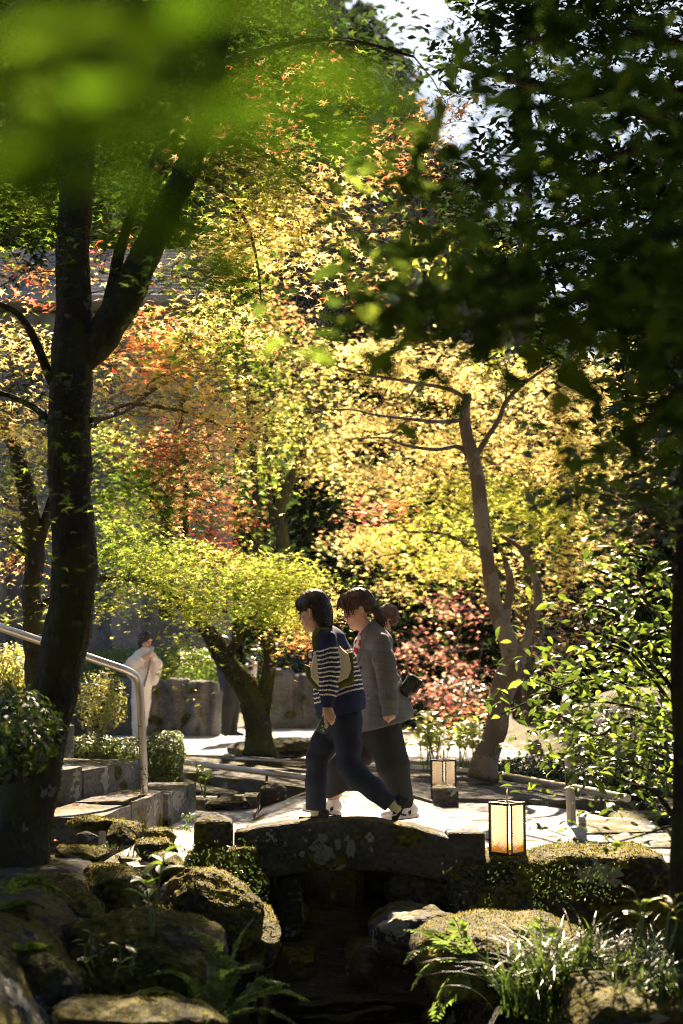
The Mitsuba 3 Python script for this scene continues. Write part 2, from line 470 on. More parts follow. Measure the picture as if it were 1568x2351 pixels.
C = np.stack([cx[k] + rad * np.cos(ang), cy[k] + rad * np.sin(ang), cz[k] + hgt * t], 1)
Nn = np.stack([np.cos(ang), np.sin(ang), r.random(len(k)) * 1.6], 1) + .5 * r.standard_normal((len(k), 3))
Aa = np.stack([np.cos(ang), np.sin(ang), -.6 + 0 * ang], 1)
(lv, lf), lc = leaves(C, Nn, Aa, r.uniform(.5, 1.0, len(k)), 'far', pick_colors(len(k), [(.02, .035, .022), (.03, .045, .025), (.016, .03, .024), (.06, .05, .02)], [4, 3, 4, 1], r=r))
single('hill_forest', 'dark blue-green woods covering the far hillside behind the maples', 'forest', (lv, lf), 'm_needle', color=lc, kind='stuff')

# ------------------------------------------------------------------ stonework: bridge, steps, walls, rocks
def bevel_plate(outline, y0, y1, r=.025, step=.06, amp=.006, seed=0, m=None):
    """A plate from an outline in (x, z) between the depths y0 and y1, its front and back edges rounded by r, its faces uneven."""
    o = np.asarray(outline, float)
    ring = []
    for a, b in zip(o, np.roll(o, -1, 0)):
        n = max(1, int(np.linalg.norm(b - a) / step))
        ring += [a + (b - a) * k / n for k in range(n)]
    o = np.array(ring)
    e = np.roll(o, -1, 0) - np.roll(o, 1, 0)
    area = np.sum(o[:, 0] * np.roll(o[:, 1], -1) - np.roll(o[:, 0], -1) * o[:, 1])
    nrm = unit(np.stack([e[:, 1], -e[:, 0]], 1)) * np.sign(area)
    ys = [(y0, r), (y0 + .3 * r, .3 * r), (y0 + r, 0)]
    mid = max(1, int((y1 - y0 - 2 * r) / step))
    ys += [(y0 + r + (y1 - y0 - 2 * r) * k / mid, 0) for k in range(1, mid)]
    ys += [(y1 - r, 0), (y1 - .3 * r, .3 * r), (y1, r)]
    n = len(o)
    v, f = [], []
    for k, (y, ins) in enumerate(ys):
        p = o - nrm * ins
        v.append(np.stack([p[:, 0], np.full(n, y), p[:, 1]], 1))
        if k:
            i = np.arange(n)
            q = np.stack([(k - 1) * n + i, (k - 1) * n + (i + 1) % n, k * n + (i + 1) % n, k * n + i], 1)
            f += [q[:, [0, 1, 2]], q[:, [0, 2, 3]]]
    v = np.vstack(v)
    import mapbox_earcut
    for base in (0, (len(ys) - 1) * n):
        tri = mapbox_earcut.triangulate_float64(np.ascontiguousarray(v[base:base + n][:, [0, 2]]), np.array([n], np.uint32)).reshape(-1, 3).astype(int)
        f.append(tri + base)
    f = np.vstack(f)
    if area < 0:
        f = f[:, ::-1]
    tm = trimesh.Trimesh(v, f, process=False)
    tm.fix_normals()
    v = np.array(tm.vertices)
    if amp:
        v = v + np.array(tm.vertex_normals) * (amp * 2 * (meshkit.fbm(v * 7, 4, seed) - .5))[:, None]
    return v, np.array(tm.faces)


def XZ(rows, d):
    return [(W(u, v, d)[0], W(u, v, d)[2]) for u, v in rows]


def post_mesh(x, y, w, z0, z1, cap, seed, rz=.05):
    v, f = rbox((w, w, z1 - z0), .015, (0, 0, (z0 + z1) / 2))
    tm = trimesh.remesh.subdivide_to_size(v, f, max_edge=.06)
    v = np.array(tm[0])
    top = v[:, 2] > z1 - .02
    v[:, 2] += np.where(top, cap * np.clip(1 - np.maximum(abs(v[:, 0]), abs(v[:, 1])) / (w / 2), 0, 1), 0)
    c, s = math.cos(rz), math.sin(rz)
    v = np.stack([v[:, 0] * c - v[:, 1] * s + x, v[:, 0] * s + v[:, 1] * c + y, v[:, 2]], 1)
    tm2 = trimesh.Trimesh(v, tm[1], process=False)
    v = v + np.array(tm2.vertex_normals) * (.007 * (meshkit.fbm(v * 12, 3, seed) - .5))[:, None]
    return v, np.array(tm[1])


br = thing('stone_bridge', 'low arched grey stone footbridge with stubby posts over the dark stream', 'bridge')
part(br, 'parapet', bevel_plate(XZ([(540, 1908), (600, 1893), (700, 1882), (800, 1877), (870, 1881), (950, 1894), (1024, 1918), (1060, 1925), (1090, 1970), (1085, 2020), (1000, 2016), (900, 1998), (800, 1992), (700, 1996), (620, 2010), (540, 2030)], 8.9)[::-1], 8.78, 9.03, .035, .05, .010, 3), 'm_stone', smooth=40, label='near curved parapet beam with pale lichen patches')
part(br, 'parapet', bevel_plate([(x, z) for x, z in [(-.62, .03), (-.3, .15), (.0, .20), (.15, .205), (.4, .18), (.65, .12), (.92, .05), (.92, -.2), (.5, -.1), (.15, -.06), (-.2, -.1), (-.62, -.25)]][::-1], 12.26, 12.48, .03, .06, .010, 4), 'm_stone', smooth=40)
dx, dyy = np.linspace(-.74, .80, 23), np.linspace(9.03, 12.26, 40)
part(br, 'deck', slab([(-.74, 9.035), (.70, 9.035), (.86, 12.255), (-.66, 12.255)], .0, lambda x, y: .035 + .135 * np.clip(1 - ((x - .03 * (y - 9)) / .74) ** 2, 0, 1), step=.10, amp=.010, seed=6), 'm_pave', smooth=40)
part(br, 'post', post_mesh(-.785, 8.90, .232, -.25, .275, .055, 1), 'm_stone', smooth=14)
part(br, 'post', post_mesh(.757, 8.90, .222, -.35, .215, .015, 2), 'm_stone', smooth=14)
part(br, 'post', post_mesh(-.585, 12.38, .222, -.4, .185, .05, 3), 'm_stone', smooth=14)
part(br, 'post', post_mesh(.885, 12.38, .215, -.4, .185, .05, 4), 'm_stone', smooth=14)

r = np.random.default_rng(17)
lich = []
for u, v, ru, rv in [(738, 1930, 15, 15), (740, 1962, 19, 20), (722, 1946, 10, 9), (775, 1938, 9, 13), (806, 1950, 12, 20), (797, 1926, 6, 7), (692, 1960, 7, 8), (655, 1940, 4, 5), (852, 1950, 5, 7), (764, 1966, 6, 6), (905, 1962, 5, 4)]:
    a = np.linspace(0, 6.283, 26)[:-1]
    w = 1 + .9 * (meshkit.fbm(np.stack([np.cos(a) * 1.7 + u, np.sin(a) * 1.7 + v, 0 * a], 1), 3, 2) - .5) * 2
    ring = [(W(u + ru * k * math.cos(q), v + rv * k * math.sin(q), 8.77)[0], W(u + ru * k * math.cos(q), v + rv * k * math.sin(q), 8.77)[2]) for q, k in zip(a, w)]
    lich.append(bevel_plate(ring, 8.766, 8.80, .006, .03, .003, 5))
part(br, 'lichen', cat(lich), 'm_cloth', smooth=True, color=(.125, .128, .105), stuff=True, label='pale round lichen crusts on the near beam')

# steps on the left, each of a few hewn blocks
def step_blocks(name, label, edge, back, z0, z1, cuts, seed, group=None):
    t = thing(name, label, 'kerb' if 'kerb' in name else 'step', group)
    a, b = np.array(edge[0]), np.array(edge[1])
    c, d = np.array(back[0]), np.array(back[1])
    for k in range(len(cuts) - 1):
        g = .006
        p, q = a + (b - a) * (cuts[k] + g), a + (b - a) * (cuts[k + 1] - g)
        r_, s = c + (d - c) * (cuts[k + 1] - g), c + (d - c) * (cuts[k] + g)
        part(t, 'stone_block', slab([p, q, r_, s], z0, z1 + .012 * ((k * 7 + seed) % 3 - 1), step=.07, amp=.016, seed=seed + k, wob=.035), 'm_step', smooth=30)
    return t


step_blocks('stone_step', 'lowest stone step left of the bridge, carrying the handrail post', [(-1.53, 9.08), (-1.19, 11.95)], [(-2.7, 9.2), (-2.2, 12.1)], -.1, .275, [0, .3, .62, 1], 1)
step_blocks('stone_step', 'second stone step, mossy along its foot, beside the big trunk', [(-2.02, 9.5), (-1.56, 11.35)], [(-3.2, 9.6), (-2.6, 11.7)], .2, .50, [0, .4, 1], 5)
step_blocks('stone_step', 'third stone step, half hidden under creeping shrubs', [(-2.55, 10.0), (-2.2, 11.9)], [(-3.7, 10), (-3.2, 12.1)], .42, .74, [0, .5, 1], 9)
step_blocks('kerb_stone', 'low mossy kerb stones between the left approach and the dark channel', [(-1.22, 12.1), (-.70, 12.15)], [(-1.28, 12.5), (-.70, 12.5)], -.3, .12, [0, .4, .75, 1], 12)

# kerb along the asphalt path
kerb = slab([(-2.4, 16.45), (-.50, 13.60), (.12, 12.74), (.2, 12.80), (-.40, 13.68), (-2.3, 16.55)], -.9, .10, amp=.008, seed=4)
single('path_kerb', 'mossy concrete edge of the asphalt path above the green channel', 'kerb', kerb, 'm_concrete', smooth=30)


def rock(name, label, u, v, d, ru, rv, depth, seed, rz=0.0, tilt=(0, 0), mat='m_moss', power=3.2, amp=None, group=None, freq=2.6):
    s = M(d)
    c = W(u, v, d)
    a = amp if amp is not None else .13 * min(ru, rv) * s * 1.4
    m = rough_box((2 * ru * s, depth, 2 * rv * s), c + [0, depth * .25, 0], rz, tilt, a, seed, power=power, freq=freq / max(.3, ru * s))
    t = single(name, label, 'rock', m, mat, smooth=True, group=group)
    if mat == 'm_moss' and d < 9.5:      # the moss itself: short tufts on what faces up
        r = np.random.default_rng(seed + 40)
        tm = trimesh.Trimesh(*m, process=False)
        p, fi = trimesh.sample.sample_surface(tm, int(min(9000, 5200 * tm.area)), seed=seed)
        n = np.array(tm.face_normals)[fi]
        g = meshkit.fbm(p * 5, 3, seed)
        keep = (n[:, 2] * .75 + g + .15 * r.standard_normal(len(p)) > 1.02)
        p, n = p[keep], n[keep]
        up = unit(n * .5 + [0, 0, .7] + .5 * r.standard_normal(n.shape))
        S = r.uniform(.003, .008, len(p)) * (d / 7)
        (v, f), cc = leaves(p + up * S[:, None] * .6, np.cross(up, r.standard_normal(up.shape)), up, S, 'far', pick_colors(len(p), [(.14, .12, .014), (.21, .15, .024), (.06, .075, .010), (.26, .18, .05)], [4, 2, 4, 1], .2, r))
        part(t, 'moss', (v, f), 'm_leaf', color=cc, stuff=True)
    return t


R = [
    # u, v, d, half width, half height, depth, seed, rz, tilt, mat, power, label
    (500, 1998, 8.72, 92, 48, .50, 1, .05, (0, -.20), 'm_moss', 5, 'sloping ivy-grown stone abutting the left end of the bridge beam'),
    (540, 2062, 8.7, 72, 58, .6, 2, .1, (0, .05), 'm_moss', 4, 'dark ivy-covered stone beneath the left end of the bridge'),
    (470, 2105, 7.9, 120, 88, .8, 3, .2, (0, .20), 'm_moss', 3, 'big dark ledge rock under the ivy stone, left of the stream'),
    (560, 2170, 8.0, 62, 80, .7, 4, .2, (0, .25), 'm_moss', 3.5, 'steep dark rock dropping to the stream left of the arch'),
    (255, 2070, 7.6, 90, 62, .7, 5, .1, (0, .1), 'm_moss', 4, 'flat-topped mossy rock below the big trunk'),
    (375, 1996, 8.3, 42, 34, .35, 6, .0, (0, .1), 'm_moss', 2.6, 'round mossy rock at the foot of the ivy stone'),
    (355, 1955, 8.6, 50, 26, .3, 7, .2, (0, .0), 'm_moss', 3, 'mossy rock beside the left edge of the path'),
    (365, 1923, 9.0, 38, 20, .3, 8, .2, (0, .12), 'm_moss', 2.8, 'small brown rock at the path edge under the lowest step'),
    (270, 1925, 8.7, 34, 28, .3, 9, .2, (0, .25), 'm_moss', 2.8, 'tilted mossy rock among fallen leaves under the steps'),
    (205, 1893, 8.8, 60, 16, .3, 10, .1, (0, .05), 'm_moss', 3, 'low mossy stone along the foot of the lowest step'),
    (275, 1900, 9.1, 50, 14, .25, 11, .1, (0, .12), 'm_moss', 3, 'narrow mossy stone against the step corner'),
    (195, 1925, 8.5, 26, 14, .2, 12, .3, (0, .1), 'm_stone', 2.6, 'small pale stone beside the tree roots'),
    (185, 1960, 8.2, 60, 12, .3, 13, .1, (0, .12), 'm_moss', 2.8, 'mossy root-like ridge at the foot of the big trunk'),
    (664, 2095, 9.05, 26, 80, .3, 36, .0, (0, .0), 'm_stone', 6, 'narrow dark stone added over a sunlit strip at the left side of the arch'),  # added block, hides a sunlit strip under the arch
    (960, 2052, 8.85, 72, 50, .5, 14, .1, (0, .12), 'm_moss', 3.2, 'green mossy stone under the right end of the bridge beam'),
    (1178, 2040, 8.72, 68, 72, .6, 15, .0, (0, .0), 'm_moss', 6, 'ivy-streaked wall stone under the lantern'),
    (1380, 2044, 8.74, 150, 86, .7, 16, .02, (0, .0), 'm_moss', 6, 'long wall stone with golden moss top right of the lantern'),
    (1082, 2060, 8.80, 50, 72, .4, 17, .0, (0, .0), 'm_moss', 6, 'dark ivy-covered wall stone between bridge end and lantern'),
    (955, 2160, 8.2, 98, 66, .7, 18, .1, (0, .07), 'm_stone', 4, 'flat grey block with a sunlit top edge right of the stream'),
    (838, 2218, 8.5, 44, 50, .5, 19, .05, (0, .0), 'm_stone', 5, 'dark square stone block beside the stream under the arch'),
    (680, 2215, 8.6, 52, 34, .4, 20, .1, (0, .0), 'm_stone', 5, 'dark low stone block left in the stream bed'),
    (1190, 2220, 7.3, 235, 88, 1.0, 21, .05, (0, -.02), 'm_moss', 3.4, 'broad boulder with sunlit golden moss in the right foreground'),
    (1480, 2345, 5.7, 180, 66, .7, 22, .1, (0, .05), 'm_moss', 3.2, 'grey rock in the bottom right corner under the grasses'),
    (300, 2250, 6.5, 225, 132, 1.0, 23, .1, (0, .10), 'm_moss', 2.7, 'large mossy boulder in the left foreground'),
    (62, 2290, 5.9, 95, 100, .8, 24, .3, (0, .1), 'm_moss', 2.7, 'dark boulder in the bottom left corner'),
    (310, 2352, 5.6, 200, 40, .5, 25, .3, (0, .05), 'm_moss', 2.8, 'low dark rock at the bottom edge before the large boulder'),
    (90, 2150, 7.2, 130, 120, .9, 26, .2, (0, .05), 'm_moss', 3, 'black shaded rock mass under the big trunk'),
    (563, 1722, 16.3, 42, 17, .6, 27, .2, (0, .0), 'm_stone', 2.6, 'pointed grey rock in front of the forked maple'),
    (672, 1718, 16.0, 58, 24, .6, 28, .1, (0, .0), 'm_moss', 4, 'long dark mossy rock behind the walking women'),
    (520, 1845, 12.0, 52, 14, .3, 30, .1, (0, .0), 'm_moss', 4, 'low mossy stone with a golden top behind the left bridge post'),
    (790, 2052, 14.0, 34, 26, .4, 31, .1, (0, .2), 'm_stone', 3, 'sunlit stone seen through the arch'),
    (740, 2075, 13.6, 44, 20, .4, 32, .1, (0, .0), 'm_stone', 3, 'pale wet stone in the stream beyond the arch'),
    (1475, 2010, 9.6, 60, 14, .6, 33, .1, (0, .0), 'm_flag', 5, 'low flat slab on the lower ground right of the wall'),
    (1520, 1935, 10.4, 70, 14, .6, 34, .1, (0, .0), 'm_flag', 5, 'grey flagstone step at the right edge'),
    (1490, 1885, 11.4, 90, 16, .6, 35, .1, (0, .0), 'm_moss', 4, 'dark stone beneath the end of the low pipe rail'),
]
for u, v, d, ru, rv, dep, sd, rz, tilt, mat, pw, lab in R:
    rock('mossy_rock' if mat == 'm_moss' else 'rock' if mat == 'm_stone' else 'flagstone', lab, u, v, d, ru, rv, dep, sd, rz, tilt, mat, pw)

# flagstones at the right end of the paving
for k, (poly, lab) in enumerate([
        ([(1.75, 10.3), (2.30, 10.4), (2.36, 11.2), (1.9, 11.5)], 'weathered flagstone at the foot of the right metal post'),
        ([(1.85, 9.55), (2.42, 9.5), (2.42, 10.3), (1.88, 10.2)], 'weathered flagstone at the middle of the right paving edge'),
        ([(1.72, 8.72), (2.22, 8.80), (2.36, 9.42), (1.82, 9.46)], 'sunlit flagstone above the long wall stone')]):
    single('flagstone', lab, 'flagstone', slab(poly, -.3, .046 - .004 * k, step=.07, amp=.012, seed=20 + k, wob=.04), 'm_flag', smooth=30)

# rough retaining walls behind the plaza, of upright stones
def stone_row(name, label, x0, x1, y0, y1, z0, z1, seed):
    t = thing(name, label, 'wall')
    r = np.random.default_rng(seed)
    x = x0
    while x < x1 - .1:
        w = min(r.uniform(.24, .46), x1 - x)
        y = y0 + (y1 - y0) * (x - x0) / (x1 - x0)
        h = z1 - z0 + r.uniform(-.05, .05)
        if r.random() < .35:
            hh = h * r.uniform(.4, .6)
            cuts = [(z0, z0 + hh), (z0 + hh, z0 + h)]
        else:
            cuts = [(z0, z0 + h)]
        for a, b in cuts:
            v, f = rough_box((w * 1.22, .5, (b - a) * 1.12), (x + w / 2, y + r.uniform(-.03, .03), (a + b) / 2), r.uniform(-.06, .06), (0, r.uniform(-.05, .05)), .05, int(r.integers(99)), 8, 7.0, 2.5)
            k = meshkit.fbm(np.stack([v[:, 0] * 10, v[:, 1] * 10, v[:, 2] * 1.7], 1) + seed, 3, 6) - .5
            part(t, 'stone', (v + np.stack([0 * k, -.34 * k, 0 * k], 1), f), 'm_wallstone', smooth=True)
        x += w
    part(t, 'core', rbox((x1 - x0, .3, z1 - z0 - .08), .03, ((x0 + x1) / 2, max(y0, y1) + .22, (z0 + z1) / 2)), 'm_soil')
    return t


stone_row('stone_wall', 'rough grey stone retaining wall behind the woman in the kimono', -4.8, -1.86, 22.0, 21.6, .05, .98, 3)
stone_row('stone_wall', 'rough grey stone wall behind the forked maple and the walking women', -1.25, 1.0, 24.3, 24.5, .05, 1.08, 5)

# the building behind the maples
bd = thing('building', 'grey plastered building behind the maples on the left', 'building')
part(bd, 'wall', rbox((11.5, .6, 7.6), .03, (-8.35, 27.3, 3.8)), 'm_plaster')
part(bd, 'end_wall', rbox((.9, 5.0, 7.4), .03, (-2.95, 30.0, 3.7)), 'm_plaster', label='sunlit narrow end wall')
for x in (-12.5, -9.5, -6.6, -4.0):
    part(bd, 'column', rbox((.55, .5, 7.4), .04, (x, 26.7, 3.7)), 'm_plaster')
part(bd, 'beam', rbox((11.6, .55, .5), .03, (-8.35, 26.72, 7.66)), 'm_plaster')
rf = part(bd, 'roof', rbox((13.4, 7.0, .16), .03, (-8.9, 29.4, 8.05)), 'm_roof')
for k in range(13):
    part(rf, 'slat', rbox((12.6, .10, .075), .015, (-8.9, 26.2 + .28 * k, 8.22 + .15 * k)), 'm_roof')

# ------------------------------------------------------------------ metalwork and lanterns
hr = thing('handrail', 'bent stainless steel handrail beside the stone steps on the left', 'handrail')
bend = [W(318, 1568, 10.45), W(312, 1552, 10.43), W(300, 1544, 10.40), W(285, 1537, 10.36)]
rail = [W(331, 1822, 10.5), W(330, 1760, 10.5), W(324, 1640, 10.47), W(321, 1590, 10.46)] + bend + [W(200, 1508, 10.2), W(100, 1474, 9.95), W(0, 1440, 9.7), W(-150, 1388, 9.3)]
part(hr, 'tube', tube(spline([list(p) + [.029] for p in rail], .05), sides=16), 'm_steel', smooth=True)
bp = W(331, 1822, 10.5)
r = np.random.default_rng(4)
sp = []
for k in range(46):
    f_ = r.random() ** 1.7 * .62
    p0, p1 = W(331, 1822, 10.5), W(324, 1640, 10.47)
    an = r.uniform(2.6, 5.6)
    m = trimesh.creation.icosphere(subdivisions=1, radius=r.uniform(.003, .009))
    q = p0 + (p1 - p0) * f_ / .62 * .9 + [0.0284 * math.cos(an), 0.0284 * math.sin(an), .02]
    sp.append((np.array(m.vertices) * [.5, .12 + .4 * abs(math.cos(an)), 1] + q, np.array(m.faces)))
sp = cat(sp)
part(hr, 'rust', sp, 'm_cloth', color=(.11, .07, .045), stuff=True, label='brown rust spots low on the post')
part(hr, 'foot', tube([[bp[0], bp[1], .27], [bp[0], bp[1], .295]], [.058, .05], 20), 'm_iron', smooth=30)

mp = thing('metal_post', 'round metal post standing on the flagstones behind the camellia leaves', 'post')
q = W(1312, 1885, 11.0)
part(mp, 'tube', tube([[q[0], q[1], .0], [q[0] - .01, q[1], .5], [q[0] - .03, q[1] + .02, .95]], .036, 16), 'm_post', smooth=40)
part(mp, 'rail', tube(spline([[q[0] - .03, q[1] + .02, .90, .03], [q[0] + .05, q[1] + .5, .97, .03], [q[0] + .35, q[1] + 2.4, 1.0, .03]], .06), sides=14), 'm_post', smooth=40)


def Wz(u, v, z):
    d = (CAM[2] - z) / (W(u, v, 1.0)[2] * -1 + CAM[2])
    return W(u, v, d)


def pipe_rail(label, rows, z, legs):
    t = thing('pipe_rail', label, 'rail')
    pts = spline([list(Wz(u, v, z)) + [.034] for u, v in rows], .08)
    part(t, 'pipe', tube(pts, sides=16), 'm_steel', smooth=50)
    for k in legs:
        p = pts[int(k * (len(pts) - 1))]
        part(t, 'leg', tube([[p[0], p[1], .02], [p[0], p[1], p[2]]], .014, 8), 'm_iron', smooth=40)


pipe_rail('long low pipe rail along the far edge of the asphalt path', [(472, 1739), (600, 1744), (720, 1751), (940, 1763), (1040, 1768), (1150, 1780), (1250, 1798), (1350, 1815), (1440, 1833)], .15, [.04, .25, .5, .72, .93])
pipe_rail('short low pipe rail along the near mossy edge of the asphalt path', [(330, 1737), (425, 1750), (560, 1767), (640, 1777), (730, 1790)], .15, [.05, .4, .74, .97])


def lantern(label, x, y, z, h, s, rz):
    """A square garden lantern seen corner on: four corner bars, rims, translucent panes, a hook."""
    t = thing('garden_lantern', label, 'lantern', None)
    c, sn = math.cos(rz), math.sin(rz)

    def place(m):
        v, f = m
        v = np.asarray(v, float)
        return np.stack([v[:, 0] * c - v[:, 1] * sn + x, v[:, 0] * sn + v[:, 1] * c + y, v[:, 2] + z], 1), f
    for sx, sy in ((1, 1), (1, -1), (-1, 1), (-1, -1)):
        if (sx, sy) == (-1, -1):       # the corner towards the stream is a pair of thin bars
            part(t, 'corner_bar', place(rbox((.008, .008, h), .002, (-s / 2 + .016, -s / 2 - .002, h / 2))), 'm_iron')
            part(t, 'corner_bar', place(rbox((.008, .008, h), .002, (-s / 2 - .002, -s / 2 + .016, h / 2))), 'm_iron')
        else:
            part(t, 'corner_bar', place(rbox((.015, .015, h + .03), .003, (sx * s / 2, sy * s / 2, h / 2 - .015))), 'm_iron')
    for zz in (.012, h - .008):
        for a in (0, 1):
            for sg in (-1, 1):
                size = (s - .016, .012, .016) if a == 0 else (.012, s - .016, .016)
                at = (0, sg * s / 2, zz) if a == 0 else (sg * s / 2, 0, zz)
                part(t, 'rim', place(rbox(size, .003, at)), 'm_iron')
    for a in (0, 1):
        for sg in (-1, 1):
            w = s / 2 - .010
            gw, gh = np.meshgrid(np.linspace(-w, w, 13), np.linspace(.021, h - .017, 34), indexing='ij')
            p = np.stack([gw, 0 * gw, gh], -1).reshape(-1, 3)
            p = p if a == 0 else p[:, [1, 0, 2]]
            p = p + (np.array([0, sg * (s / 2 - .001), 0]) if a == 0 else np.array([sg * (s / 2 - .001), 0, 0]))
            i, j = np.meshgrid(np.arange(12), np.arange(33), indexing='ij')
            m = place((p, np.stack([i * 34 + j, (i + 1) * 34 + j, (i + 1) * 34 + j + 1, i * 34 + j + 1], -1).reshape(-1, 4)))
            q = m[0] * [60, 60, 24]
            rust = np.clip((.002 + .085 * meshkit.fbm(q, 3, 5) - gh.ravel() + .05 * meshkit.noise(m[0] * 150)) * 40, 0, 1)[:, None]
            part(t, 'pane', m, 'm_leaf', color=np.array([.95, .86, .72]) * (1 - rust) + np.array([.50, .26, .05]) * rust, label='cream pane with a rusty stain along its foot' if sg < 0 else None)
    part(t, 'base', place(rbox((s * .62, s * .62, .05), .008, (0, 0, -.028))), 'm_iron')
    part(t, 'floor_plate', place(rbox((s - .014, s - .014, .006), .002, (0, 0, .009))), 'm_iron')
    part(t, 'added_cover', place(rbox((s - .012, s - .012, .004), .001, (0, 0, h - .014))), 'm_leaf', color=(.92, .86, .70))  # added translucent lid, stops direct sun so the panes glow evenly
    hk = tube(spline([[0, 0, h * .96, .006], [0, 0, h + .045, .005], [-.012, -.012, h + .075, .005], [-.03, -.03, h + .085, .004]], .008), sides=7)
    part(t, 'hook', place(hk), 'm_steel', smooth=True)
    bar = rbox((s * 1.39, .007, .007), .002, (0, 0, h - .004), math.pi / 4)
    part(t, 'crossbar', place(bar), 'm_iron')
    return t


lc = W(1165, 1950, 8.80)
lantern('larger black-framed garden lantern with rust-stained cream panes on the right wall', lc[0], 8.80, .085, .315, .148, math.radians(47))
single('lantern_stone', 'small dark footing stone under the large lantern', 'stone', rough_box((.24, .2, .09), (lc[0], 8.80, .02), .1, (0, 0), .015, 4), 'm_stone', smooth=True)
lantern('smaller garden lantern with cream panes behind the far bridge post', .905, 12.80, .125, .275, .150, math.radians(45))

# ------------------------------------------------------------------ people: signed distances -> one smooth surface each
def cone(a, b, ra, rb, ys=1.0):
    a, b = np.asarray(a, np.float32), np.asarray(b, np.float32)
    s = np.array([1, 1 / ys, 1], np.float32)
    ba = (b - a) * s
    same = ys == 1.0
    bb = max(float(ba @ ba), 1e-12)

    def f(P):
        pa = P - a if same else (P - a) * s
        t = np.clip(pa @ ba / bb, 0, 1)
        e = pa - t[:, None] * ba
        return (np.sqrt(np.einsum('ij,ij->i', e, e)) - (ra + (rb - ra) * t)) * min(1.0, ys)
    return f


def ellip(c, r, R=None):
    c, r = np.asarray(c, np.float32), np.asarray(r, np.float32)

    def f(P):
        q = P - c
        if R is not None:
            q = q @ R
        a, b = q / r, q / r ** 2
        k0, k1 = np.sqrt(np.einsum('ij,ij->i', a, a)), np.sqrt(np.einsum('ij,ij->i', b, b)) + 1e-9
        return k0 * (k0 - 1) / k1
    return f


def smin(a, b, k):
    h = np.clip(.5 + .5 * (b - a) / k, 0, 1)
    return b + (a - b) * h - k * h * (1 - h)


def union(fs, k=.02):
    def f(P):
        d = fs[0](P)
        for g in fs[1:]:
            d = smin(d, g(P), k)
        return d
    return f


def cut(f, plane_pt, normal, k=.006):
    """Keeps what lies on the side that normal points away from."""
    n = np.asarray(normal, np.float32) / np.linalg.norm(normal)
    p = np.asarray(plane_pt, np.float32)

    def g(P):
        return -smin(-f(P), -((P - p) @ n), k)
    return g


def minus(f, g, k=.008):
    return lambda P: -smin(-f(P), g(P), k)


def wrinkled(f, amp, freq, stretch=(1, 1, 1), seed=0):
    st = np.asarray(stretch, float)

    def g(P):
        d = f(P)
        near = np.abs(d) < amp * 4 + .02
        if near.any():
            w = meshkit.fbm(P[near] * freq * st + seed * 3.7, 2, seed) - .5
            d = d.copy()
            d[near] += amp * 2 * w
        return d
    return g


def nets(f, lo, hi, h):
    """Surface nets of f = 0 in a box, evaluated only in blocks near the surface."""
    lo, hi = np.asarray(lo, float), np.asarray(hi, float)
    B = 8
    nb = np.ceil((hi - lo) / (h * B)).astype(int) + 1
    n = nb * B
    ax = [lo[k] + np.arange(nb[k]) * B * h + B * h / 2 for k in range(3)]
    C = np.stack(np.meshgrid(*ax, indexing='ij'), -1).reshape(-1, 3).astype(np.float32)
    dc = f(C)
    D = np.repeat(np.repeat(np.repeat(dc.reshape(nb), B, 0), B, 1), B, 2).astype(np.float32)
    act = np.nonzero(np.abs(dc) < B * h * 1.9)[0]
    bi = np.stack(np.unravel_index(act, nb), 1)
    o = np.stack(np.meshgrid(*[np.arange(B)] * 3, indexing='ij'), -1).reshape(-1, 3)
    for s in range(0, len(bi), 600):
        idx = (bi[s:s + 600, None] * B + o[None]).reshape(-1, 3)
        D[idx[:, 0], idx[:, 1], idx[:, 2]] = f((lo + idx * h).astype(np.float32))
    I = D < 0
    S = [slice(0, -1), slice(1, None)]
    anyc = np.zeros(n - 1, bool)
    allc = np.ones(n - 1, bool)
    for a in (0, 1):
        for b in (0, 1):
            for c in (0, 1):
                q = I[S[a], S[b], S[c]]
                anyc |= q
                allc &= q
    cells = np.stack(np.nonzero(anyc & ~allc), 1)
    num = np.full(n - 1, -1, np.int64)
    num[cells[:, 0], cells[:, 1], cells[:, 2]] = np.arange(len(cells))
    corner = np.array([[a, b, c] for a in (0, 1) for b in (0, 1) for c in (0, 1)])
    dv = np.stack([D[tuple((cells + k).T)] for k in corner], 1)
    acc, cnt = np.zeros((len(cells), 3)), np.zeros(len(cells))
    for i in range(8):
        for j in range(i + 1, 8):
            if np.abs(corner[i] - corner[j]).sum() == 1:
                m = (dv[:, i] < 0) != (dv[:, j] < 0)
                t = dv[:, i] / (dv[:, i] - dv[:, j] + 1e-12)
                acc[m] += (corner[i] + (corner[j] - corner[i]) * t[:, None])[m]
                cnt[m] += 1
    V = lo + (cells + acc / np.maximum(cnt, 1)[:, None]) * h
    F = []
    for k in range(3):
        s0, s1 = [slice(None)] * 3, [slice(None)] * 3
        s0[k], s1[k] = slice(0, -1), slice(1, None)
        e = np.stack(np.nonzero(I[tuple(s0)] != I[tuple(s1)]), 1)
        i, j = (k + 1) % 3, (k + 2) % 3
        e = e[(e[:, i] > 0) & (e[:, j] > 0) & (e[:, i] < n[i] - 1) & (e[:, j] < n[j] - 1)]
        ui, uj = np.eye(3, dtype=int)[i], np.eye(3, dtype=int)[j]
        q = np.stack([num[tuple((e - ui - uj).T)], num[tuple((e - uj).T)], num[tuple(e.T)], num[tuple((e - ui).T)]], 1)
        ins = I[tuple(e.T)]
        q = np.where(ins[:, None], q, q[:, ::-1])
        F.append(q[(q >= 0).all(1)])
    F = np.vstack(F)
    return V, np.vstack([F[:, [0, 1, 2]], F[:, [0, 2, 3]]])


def bounds(pts, pad):
    p = np.array(pts, float)
    return p.min(0) - pad, p.max(0) + pad


